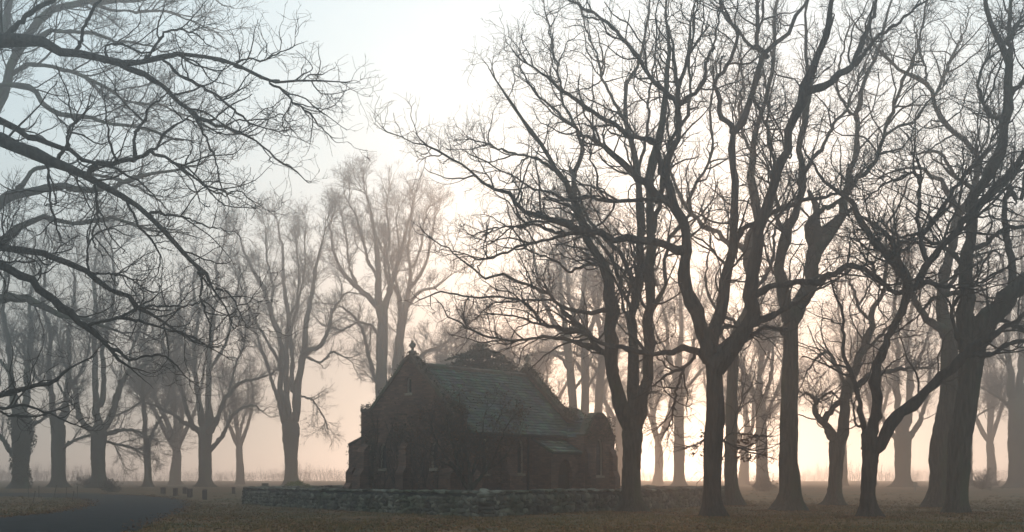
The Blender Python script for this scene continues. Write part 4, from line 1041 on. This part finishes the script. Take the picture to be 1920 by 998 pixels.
# ------------------------------------------------------------------ rubble stone wall round the chapel
wall = empty('stone_wall', (0, 0, 0)); tag(wall, 'low grey rubble-stone wall running round the chapel yard, its corner towards the viewer', 'wall')
corners = [(-16.7, 80.7), (-1.07, 52.6), (12.8, 78.0), (-2.5, 108.0)]
def bend(a, b, k):                       # left leg bows out a little, as in the photograph
    n = 24; a = np.array(a); b = np.array(b); t = np.linspace(0, 1, n)[:, None]
    d = b - a; nn = np.array([d[1], -d[0]]) / np.linalg.norm(d)
    return a * (1 - t) + b * t + nn * k * (4 * t * (1 - t))
def rubble(a, b, k, seed, detail=True):
    rg = np.random.default_rng(seed); H, T = 1.0, .5
    pl = bend(a, b, k); ds = np.r_[0, np.cumsum(np.linalg.norm(np.diff(pl, axis=0), axis=1))]; L = ds[-1]
    def pos(s, off):
        s = np.clip(s, 0, L); x = np.interp(s, ds, pl[:, 0]); y = np.interp(s, ds, pl[:, 1])
        tx = np.interp(np.minimum(s + .5, L), ds, pl[:, 0]) - np.interp(np.maximum(s - .5, 0), ds, pl[:, 0]); ty = np.interp(np.minimum(s + .5, L), ds, pl[:, 1]) - np.interp(np.maximum(s - .5, 0), ds, pl[:, 1])
        l = math.hypot(tx, ty); return x + ty / l * off, y - tx / l * off, math.atan2(ty, tx)
    # mortar core
    n = 60; V = []; 
    for i in range(n):
        s = L * i / (n - 1)
        for off, z in ((-T / 2 + .06, -.2), (T / 2 - .06, -.2), (T / 2 - .06, H - .06), (-T / 2 + .06, H - .06)):
            x, y, _ = pos(s, off); V.append((x, y, float(terr(x, y)) + z))
    Fc = [(i * 4 + j, i * 4 + (j + 1) % 4, (i + 1) * 4 + (j + 1) % 4, (i + 1) * 4 + j) for i in range(n - 1) for j in range(4)] + [(0, 1, 2, 3), ((n - 1) * 4 + 3, (n - 1) * 4 + 2, (n - 1) * 4 + 1, (n - 1) * 4)]
    link('wall_core', np_mesh('wall_core', V, Fc), M['mortar'], wall)
    # stones: irregular lumps bedded in the core, on both faces, and the copestones on top
    bm = bmesh.new(); bmesh.ops.create_icosphere(bm, subdivisions=2, radius=1); base = np.array([v.co[:] for v in bm.verts]); tri = np.array([[v.index for v in f.verts] for f in bm.faces]); bm.free()
    def lumps(items, name):
        bag = Bag()
        for (x, y, z, yaw, sx, sy, sz) in items:
            v = np.sign(base) * np.abs(base) ** .62
            v = v * (1 + .10 * rg.normal(size=3)) + .16 * np.sin(base[:, [1, 2, 0]] * rg.uniform(1.5, 3, 3) + rg.random(3) * 6) 
            v = v + rg.normal(size=v.shape) * .035
            ro_ = rg.normal() * .22; c, s = math.cos(ro_), math.sin(ro_)
            v = v * [sx, sy, sz]; v = np.stack([v[:, 0] * c - v[:, 2] * s, v[:, 1], v[:, 0] * s + v[:, 2] * c], -1)
            c, s = math.cos(yaw), math.sin(yaw)
            v = np.stack([v[:, 0] * c - v[:, 1] * s + x, v[:, 0] * s + v[:, 1] * c + y, v[:, 2] + z], -1)
            bag.add(v, tri)
        return link(name, bag.mesh(name), M['stone'], wall, smooth=True)
    items = []
    for off, step in ((T / 2 - .06, 1.0), (-T / 2 + .06, 1.7)):
        z = .06
        while z < H - .1:
            rh = rg.uniform(.15, .25); s = rg.random() * .3
            while s < L:
                w = rg.uniform(.2, .55) * step; ss = s + w / 2; s += w * .96
                if ss > L: break
                x, y, yaw = pos(ss, off + rg.normal() * .015)
                items.append((x, y, float(terr(x, y)) + z + rg.normal() * .03, yaw, w * .52, .12, rh * rg.uniform(.5, .72)))
            z += rh * .95
    lumps(items, 'rubble_face')
    items = []; s = .1
    while s < L - .1:
        w = rg.uniform(.28, .55); x, y, yaw = pos(s + w / 2, rg.normal() * .01); s += w * .98
        items.append((x, y, float(terr(x, y)) + H - .0, yaw, w * .5, T * .54, rg.uniform(.055, .075)))
    lumps(items, 'copestones')
def quoins():
    rg = np.random.default_rng(8)
    bm = bmesh.new(); bmesh.ops.create_icosphere(bm, subdivisions=2, radius=1); base = np.array([v.co[:] for v in bm.verts]); tri = np.array([[v.index for v in f.verts] for f in bm.faces]); bm.free()
    bag = Bag()
    for (cx, cy) in corners:
        z = .05
        while z < 1.02:
            v = np.sign(base) * np.abs(base) ** .5 + rg.normal(size=base.shape) * .04
            h = rg.uniform(.09, .13); a = rg.uniform(0, 3.14); v = v * [rg.uniform(.26, .36), rg.uniform(.24, .32), h]
            c, q = math.cos(a), math.sin(a); v = np.stack([v[:, 0] * c - v[:, 1] * q + cx, v[:, 0] * q + v[:, 1] * c + cy, v[:, 2] + z + float(terr(cx, cy))], -1)
            bag.add(v, tri); z += h * 1.7
    link('quoin', bag.mesh('quoin'), M['stone'], wall, smooth=True)
quoins()
rubble(corners[0], corners[1], .6, 1); rubble(corners[1], corners[2], .35, 2); rubble(corners[2], corners[3], 0, 3); rubble(corners[3], corners[0], 0, 4)

# ------------------------------------------------------------------ things in the yard
def stone_thing():
    p = at(497, 914, 84); o = empty('gravestone', (p[0], p[1], float(terr(p[0], p[1])))); tag(o, 'squat stone pillar showing over the left end of the stone wall', 'gravestone')
    h = CH + (HZ - 907) / F * 84 - float(terr(p[0], p[1]))
    bm = bmesh.new(); box_bm(bm, -.3, .3, -.18, .18, -.1, h - .14); bm_obj('shaft', bm, M['stone'], o, .02)
    bm = bmesh.new(); box_bm(bm, -.2, .2, -.14, .14, h - .137, h + .03); bm_obj('cap', bm, M['stone'], o, .02)
    bm = bmesh.new(); box_bm(bm, -.42, .42, -.26, .26, -.1, .18); bm_obj('base', bm, M['stone'], o, .02)
stone_thing()

def hedge():
    rg = np.random.default_rng(5); D = 86; p = at(557, 914, D); z0 = float(terr(p[0], D)); o = empty('garden_bush', (p[0], D, z0))
    tag(o, 'low rounded yellowish-green bush just behind the left stretch of stone wall', 'bush')
    top = CH + (HZ - 903) / F * D - z0
    n = 5200; u = norm(rg.normal(size=(n, 3))); r = rg.random(n) ** .25
    c = u * r[:, None] * [1.05, .7, top * .62] + [0, 0, top * .42]; c[:, 2] = np.abs(c[:, 2]); c += .06 * np.sin(c[:, [1, 2, 0]] * 9)
    V, Q = leaf_quads(rg, c, .05); link('foliage', np_mesh('foliage', V, Q), M['hedge'], o)
    P = np.zeros((16, 6, 3)); d = norm(np.stack([rg.normal(size=16) * .6, rg.normal(size=16) * .4, np.ones(16)], -1))
    P[:] = d[:, None] * np.linspace(0, top * .8, 6)[None, :, None]; V, Q = tubes(P, np.full((16, 6), .012), 4); link('stems', np_mesh('stems', V, Q), M['twig'], o)
hedge()

# small multi-stemmed tree in front of the chapel wall
shr = [dict(dens=5.5, len=(.5, 1.5), ang=(.4, 1.0), t0=.25, wander=.22, up=.03, K=8, rfac=.014, rmin=.009, S=4),
       dict(dens=7, len=(.3, .9), ang=(.4, 1.0), t0=.1, wander=.22, up=.03, K=6, rfac=.010, rmin=.006),
       dict(dens=8, len=(.12, .4), ang=(.4, 1.1), t0=.1, wander=.2, up=.03, K=4, rfac=.01, rmin=.005)]
traced_tree('ornamental_tree', 'small many-stemmed bare tree with a dense round crown against the chapel wall', 'tree', (880, 925),
 '880,962,14 880,935,13 880,922,14 880,917,16',
 ['878,920,8 870,905,7 859,889,6 848,872,5 836,857,4 822,835,3 812,812,2', '880,918,8 881,895,7 878,870,6 874,845,5 868,815,4 866,785,3 862,768,2', '882,918,8 893,903,7 907,889,6 918,872,5 927,857,4 938,830,3 948,800,2',
  '880,900,5 890,875,5 897,845,4 905,812,3 908,782,2', '866,898,5 858,868,4 850,838,4 842,808,3 838,780,2', '912,882,4 930,872,4 948,855,3 960,835,2', '850,876,4 832,868,3 815,858,3 802,845,2', '897,845,3 920,820,3 932,790,2'],
 51, depth=59.5, spec=shr, spread=.5, extra=8, flare=.2, leaves=2600)

# flat-layered conifer behind the chapel roof
def conifer():
    rg = np.random.default_rng(9); D = 88; x = (893 - 960) / F * D; z0 = float(terr(x, D))
    o = empty('cedar_tree', (x, D, z0)); tag(o, 'dark evergreen with flat layered boughs rising behind the chapel roof ridge', 'tree')
    zt = CH + (HZ - 652) / F * D - z0
    tp = np.stack([np.zeros(16), np.zeros(16), np.linspace(-.1, zt - .4, 16)], -1); V, Q = trunk_mesh(rg, tp, np.linspace(.32, .05, 16)); link('trunk', np_mesh('trunk', V, Q), M['bark_dark'], o, smooth=True)
    k = D / F
    plates = [(904, 651, 30), (892, 656, 40), (918, 661, 46), (880, 664, 46), (905, 668, 66), (935, 671, 36), (868, 676, 56), (915, 679, 70), (892, 685, 84), (948, 686, 36), (843, 690, 50), (922, 693, 70), (870, 696, 80), (958, 697, 40), (828, 700, 50), (905, 703, 90), (984, 706, 30), (1000, 704, 16), (860, 712, 110), (935, 716, 110), (900, 735, 150), (900, 765, 170), (900, 800, 180)]
    cc = []; P = []
    for (px, py, w) in plates:
        cx = (px - 893) * k; cz = CH + (HZ - py) * k - z0; r = w * k * .48
        for j in range(2):
            an = rg.random() * 6.28; dy = rg.normal() * 1.1; ox, oy = rg.normal() * r * .22, dy
            n = int(1500 * (r / 1.2) ** 1.6); a = rg.random(n) * 6.28; q = r * np.sqrt(rg.random(n)) * (1 + .30 * np.sin(a * 5 + an) + .25 * np.sin(a * 13 + an * 2) + .25 * np.sin(a * 23 + an)); keep = np.sin(a * 3 + an) > -.55; a, q = a[keep], q[keep]; n = len(a)
            z = cz + .10 * r * (1 - q / r) - .08 * r * (q / r) ** 2 + rg.normal(size=n) * .045 + .09 * np.sin(a * 4 + an) + (j - 1) * .10
            cc.append(np.stack([cx + ox + np.cos(a) * q, oy + np.sin(a) * q, z], -1))
            P.append([[0, 0, max(cz - .5, .5)], [cx * .3, oy * .3, cz - .35], [cx * .7, oy * .7, cz - .15], [cx + ox, oy, cz]])
    V, Q = leaf_quads(rg, np.concatenate(cc), .085, flat=.3); link('crown', np_mesh('crown', V, Q), M['conifer'], o)
    P = np.array(P); V, Q = tubes(P, np.tile([.07, .05, .035, .015], (len(P), 1)), 5); link('limb', np_mesh('limb', V, Q), M['bark_dark'], o)
conifer()

# ------------------------------------------------------------------ leafy twigs kept by the low-forked oak
def low_leaves():
    oak = [o for o in bpy.data.objects if o.get('label', '').startswith('dark bare oak with a broad low fork')][0]
    rg = np.random.default_rng(3); D = oak.location[1]; cc = []
    for (px, py, sx, sy, n) in ((1303, 838, 12, 7, 55), (1322, 848, 10, 10, 30), (1296, 850, 8, 6, 22), (1318, 815, 8, 5, 14), (1395, 826, 16, 8, 70), (1412, 818, 12, 5, 30), (1400, 858, 18, 7, 70), (1430, 854, 12, 4, 30), (1382, 846, 8, 8, 20), (1352, 862, 6, 6, 12), (1385, 815, 8, 4, 12)):
        for _ in range(n):
            cc.append(at(px + rg.normal() * sx * .55, py + rg.normal() * sy * .55, D + rg.normal() * .35) - np.array(oak.location))
    V, Q = leaf_quads(rg, np.array(cc), .075)
    link('leaves', np_mesh('leaves', V, Q), M['dead_leaf'], oak)
bpy.context.view_layer.update()
low_leaves()

# ------------------------------------------------------------------ posts, stakes, sign post
def bollard(px, ytop, ybot, w, lab):
    g = ground_at(px, ybot); D = g[1]; h = (ybot - ytop) * D / F; w = w * D / F
    o = empty('wooden_post', tuple(g), random.uniform(-.3, .3)); tag(o, lab, 'post', 'short square posts beside the drive')
    bm = bmesh.new(); a = w * .45
    box_bm(bm, -a, a, -a, a, -.1, h - .09); s = bm_obj('shaft', bm, M['post_wood'], o, .015)
    s.rotation_euler = (random.uniform(-.02, .02), random.uniform(-.03, .03), 0)
    bm = bmesh.new(); t = h - .088
    b0 = [bm.verts.new((x * a * 1.08, y * a * 1.08, t)) for x, y in ((-1, -1), (1, -1), (1, 1), (-1, 1))]; b1 = [bm.verts.new((x * a * 1.08, y * a * 1.08, t + .04)) for x, y in ((-1, -1), (1, -1), (1, 1), (-1, 1))]
    b2 = [bm.verts.new((x * a * .5, y * a * .5, t + .088)) for x, y in ((-1, -1), (1, -1), (1, 1), (-1, 1))]
    bm.faces.new(b0[::-1]); bm.faces.new(b2)
    for k in range(4): bm.faces.new((b0[k], b0[(k + 1) % 4], b1[(k + 1) % 4], b1[k])); bm.faces.new((b1[k], b1[(k + 1) % 4], b2[(k + 1) % 4], b2[k]))
    bm_obj('cap', bm, M['post_wood'], o)
for px, a, b, w, lab in ((306, 913.5, 926, 8, 'short wooden post farthest left of the cluster beside the drive'), (329, 914.5, 930, 8, 'short wooden post second from the left beside the drive'), (347, 913.5, 926, 8, 'short wooden post partly behind its neighbour in the middle of the cluster'),
                      (356, 916, 933, 9, 'fairly large short wooden post fourth along beside the bend of the drive'), (384, 917.5, 937, 10, 'largest and nearest short wooden post, at the right end of the cluster'), (438, 913, 926, 7, 'lone short wooden post just left of the stone wall end')):
    bollard(px, a, b, w, lab)

def stake(px0, y0, px1, y1, lab):
    g = ground_at(px0, y0); D = g[1]; top = at(px1, y1, D) - g
    o = empty('stake', tuple(g)); tag(o, lab, 'stake', 'thin stakes in the verge at the left')
    P = np.array([[top * t for t in (-.1, .3, .65, 1)]]); V, Q = tubes(P, np.array([[.028, .026, .024, .022]]), 6); link('rod', np_mesh('rod', V, Q), M['stake'], o, smooth=True)
    P = np.array([[top * .93, top * 1.0]]); V, Q = tubes(P, np.array([[.04, .034]]), 6); link('tip', np_mesh('tip', V, Q), M['post_wood'], o)
for s_ in ((53, 934, 53, 912, 'upright thin stake farthest left on the verge'), (62, 944, 66, 921, 'leaning near stake second from the left on the verge'), (73, 934, 73, 911, 'upright thin stake behind the two leftmost stakes'), (101, 933, 106, 910, 'tall stake leaning right in the middle of the row'),
           (124, 934, 125, 914, 'upright stake between the tall leaning one and the near right one'), (135, 941, 139, 921, 'near stake leaning right by the road edge'), (145, 937, 145, 912, 'upright stake nearest the road at the right of the row')):
    stake(*s_)

def sign_post():
    g = ground_at(1716, 922); D = g[1]; h = 18 * D / F; o = empty('marker_post', tuple(g)); tag(o, 'small pale marker post with a square head, far off left of the massive oak', 'post')
    bm = bmesh.new(); box_bm(bm, -.07, .07, -.07, .07, -.1, h * .55); bm_obj('shaft', bm, M['sandstone'], o)
    bm = bmesh.new(); box_bm(bm, -.17, .17, -.10, .10, h * .552, h); bm_obj('head', bm, M['sandstone'], o, .02)
sign_post()
g = ground_at(1858, 920); o = empty('fence_stake', tuple(g)); tag(o, 'single thin pole in the mist left of the right-edge trunk', 'pole')
P = np.array([[[0, 0, -.1], [0, 0, .5], [.01, 0, .95]]]); V, Q = tubes(P, np.array([[.03, .03, .025]]), 5); link('rod', np_mesh('rod', V, Q), M['stake'], o)

# bushes at the feet of far trees
def far_bush(px, D, w, h, seed, lab):
    rg = np.random.default_rng(seed); x = (px - 960) / F * D; o = empty('bush', (x, D, float(terr(x, D)))); tag(o, lab, 'bush')
    m = 60; K = 6; az = rg.random(m) * 6.28; ti = rg.uniform(.1, 1.2, m); d = np.stack([np.cos(az) * np.sin(ti), np.sin(az) * np.sin(ti), np.cos(ti)], -1)
    P = np.zeros((m, K, 3)); L = h * rg.uniform(.7, 1.1, m)
    for k in range(1, K): d = norm(d + rg.normal(size=(m, 3)) * .15); P[:, k] = P[:, k - 1] + d * (L / (K - 1))[:, None]
    P[..., 0] *= w / h; bag = Bag(); Rr = np.full((m, K), .016); V, Q = tubes(P, Rr, 3); bag.add(V, Q)
    a = spawn(rg, P, Rr, 5, (.2, .7), (.4, 1), .1, .2, .02, 4, .01, .009); V, Q = tubes(*a, S=3); bag.add(V, Q)
    a = spawn(rg, *a, 6, (.1, .3), (.4, 1), .1, .2, .02, 3, .01, .008); V, Q = tubes(*a, S=3); bag.add(V, Q)
    link('branches', bag.mesh('branches'), M['far_twig'], o)
    V, Q = leaf_quads(rg, a[0][rg.choice(len(a[0]), 700), -1], .07); link('foliage', np_mesh('foliage', V, Q), M['ivy'], o)
far_bush(1431, 119, 1.5, 1.5, 1, 'misty bush round the foot of the tree seen right of the slim oak')
far_bush(207, 116, 1.5, 1.2, 2, 'low misty bush at the right foot of the stout two-limbed tree')
far_bush(165, 150, 2.2, 1.5, 4, 'pale brushwood between the two trunks at the far left')
far_bush(1842, 128, 2.4, 2.2, 5, 'misty thicket right of the massive oak')

# ------------------------------------------------------------------ distant wood closing the park
def far_wood():
    rg = np.random.default_rng(61); n = 5200; x = rg.uniform(-170, 170, n); y = 300 + rg.random(n) * 60
    top = 1.9 + 1.1 * np.sin(x * .09) + .8 * np.sin(x * .23 + 1) + .4 * np.sin(x * .7) + 2.0 * np.abs(x) / 150; top = np.maximum(top, .5)
    K = 7; P = np.zeros((n, K, 3)); P[:, 0] = np.stack([x, y, terr(x, y) - .1], -1); d = norm(np.stack([rg.normal(size=n) * .25, rg.normal(size=n) * .25, np.ones(n)], -1)); L = top * rg.uniform(.35, 1.1, n)
    for k in range(1, K): d = norm(d + rg.normal(size=(n, 3)) * .12 + np.array([0, 0, .03])); P[:, k] = P[:, k - 1] + d * (L / (K - 1))[:, None]
    Rr = (.012 * L)[:, None] * np.linspace(1, .3, K)[None]; bag = Bag(); bag.add(*tubes(P, Rr, 3))
    a = spawn(rg, P, Rr, 1.1, (1, 2.6), (.4, 1), .25, .2, .05, 5, .01, .018); bag.add(*tubes(*a, S=3))
    o = link('far_wood', bag.mesh('far_wood'), M['far_twig']); tag(o, 'bare scrubby woodland edge lost in the mist', 'wood', kind='stuff')
far_wood()

# ------------------------------------------------------------------ grass and fallen leaves
def in_road(x, y):
    poly = np.array([tuple(p) for p in L_edge] + [tuple(p) for p in R_edge[::-1]]); n = len(poly); c = np.zeros(len(x), bool); j = n - 1
    for i in range(n):
        xi, yi = poly[i]; xj, yj = poly[j]
        c ^= ((yi > y) != (yj > y)) & (x < (xj - xi) * (y - yi) / (yj - yi + 1e-12) + xi); j = i
    return c
def ground_points(rg, n, d0, d1):
    D = d0 * (d1 / d0) ** rg.random(n); x = rg.uniform(-.47, .47, n) * D
    ok = ~in_road(x, D); return x[ok], D[ok]
def tussocks():
    rg = np.random.default_rng(31); x, y = ground_points(rg, 2600, 33, 110); n = len(x); m = 26
    r = rg.uniform(.05, .22, n)[:, None]; a = rg.random((n, m)) * 6.28; q = np.sqrt(rg.random((n, m))) * r
    X = (x[:, None] + np.cos(a) * q).ravel(); Y = (y[:, None] + np.sin(a) * q).ravel(); N_ = len(X)
    h = rg.uniform(.05, .17, N_) * np.repeat(rg.uniform(.5, 1.2, n), m); b = rg.random(N_) * 3.14; w = .012; Z = terr(X, Y) - .01; ln = rg.normal(size=(N_, 2)) * .05
    V = np.stack([np.stack([X - np.cos(b) * w, Y - np.sin(b) * w, Z], -1), np.stack([X + np.cos(b) * w, Y + np.sin(b) * w, Z], -1), np.stack([X + ln[:, 0], Y + ln[:, 1], Z + h], -1)], 1).reshape(-1, 3)
    o = link('grass_tufts', np_mesh('grass_tufts', V, np.arange(3 * N_).reshape(N_, 3)), M['grass']); tag(o, 'coarse rough grass tufts dotted over the park floor', 'grass', kind='stuff')
tussocks()
def root_drifts():
    rg = np.random.default_rng(41); c = []
    for o in [o for o in bpy.data.objects if o.name.startswith('oak_tree')]:
        n = 1100; a = rg.random(n) * 6.28; q = .55 + np.abs(rg.normal(size=n)) * .8; x = o.location.x + np.cos(a) * q; y = o.location.y + np.sin(a) * q
        c.append(np.stack([x, y, terr(x, y) + .01 + np.exp(-q) * .10 * rg.random(n)], -1))
    for e in (L_edge, R_edge):
        e = np.array(e)[1:9]; k = rg.integers(0, len(e) - 1, 1500); t = rg.random((1500, 1)); p = e[k] * (1 - t) + e[k + 1] * t + rg.normal(size=(1500, 2)) * [.35, .7]
        c.append(np.stack([p[:, 0], p[:, 1], terr(p[:, 0], p[:, 1]) + .03], -1))
    V, Q = leaf_quads(rg, np.concatenate(c), .06, flat=.35)
    o = link('leaf_drift', np_mesh('leaf_drift', V, Q), M['litter']); tag(o, 'brown leaves heaped round the oak roots and along the drive edges', 'leaves', kind='stuff')
root_drifts()
def grass():
    rg = np.random.default_rng(21); x, y = ground_points(rg, 90000, 33, 95)
    pat = np.sin(x * .8 + y * .3) + np.sin(x * .23 - y * .5) + rg.normal(size=len(x)) * .8; k = pat > -.4; x, y = x[k], y[k]
    n = len(x); z = terr(x, y); a = rg.random(n) * 3.14; h = rg.uniform(.03, .09, n); w = rg.uniform(.012, .03, n); lean = rg.normal(size=(n, 2)) * .03
    V = np.stack([np.stack([x - np.cos(a) * w, y - np.sin(a) * w, z - .005], -1), np.stack([x + np.cos(a) * w, y + np.sin(a) * w, z - .005], -1), np.stack([x + lean[:, 0], y + lean[:, 1], z + h], -1)], 1).reshape(-1, 3)
    o = link('grass', np_mesh('grass', V, np.arange(3 * n).reshape(n, 3)), M['grass']); tag(o, 'short dull winter grass over the park floor', 'grass', kind='stuff')
    x, y = ground_points(rg, 60000, 33, 90); pat = np.sin(x * .5 - y * .2) + np.sin(x * .17 + y * .33) + rg.normal(size=len(x)) * .9; k = pat > -.2; x, y = x[k], y[k]
    c = np.stack([x, y, terr(x, y) + .015 + rg.random(len(x)) * .025], -1); V, Q = leaf_quads(rg, c, .055, flat=.3)
    o = link('fallen_leaves', np_mesh('fallen_leaves', V, Q), M['litter']); tag(o, 'brown fallen oak leaves scattered over the grass', 'leaves', kind='stuff')
grass()

# ------------------------------------------------------------------ mist
bm = bmesh.new(); box_bm(bm, -223, 223, -62, 400, -1.6, 42.0)
me = bpy.data.meshes.new('haze'); bmesh.ops.recalc_face_normals(bm, faces=bm.faces); bm.to_mesh(me); bm.free()
hm = bpy.data.materials.new('haze'); hm.use_nodes = True; t = hm.node_tree
for n_ in list(t.nodes):
    if n_.type == 'BSDF_PRINCIPLED': t.nodes.remove(n_)
pv = t.nodes.new('ShaderNodeVolumePrincipled'); pv.inputs['Color'].default_value = (.74, .74, .74, 1); pv.inputs['Density'].default_value = HAZE_DENSITY; pv.inputs['Anisotropy'].default_value = HAZE_G
t.links.new(pv.outputs[0], [n for n in t.nodes if n.type == 'OUTPUT_MATERIAL'][0].inputs['Volume'])
hz = link('haze', me, hm); tag(hz, 'even morning mist', 'mist', kind='stuff')
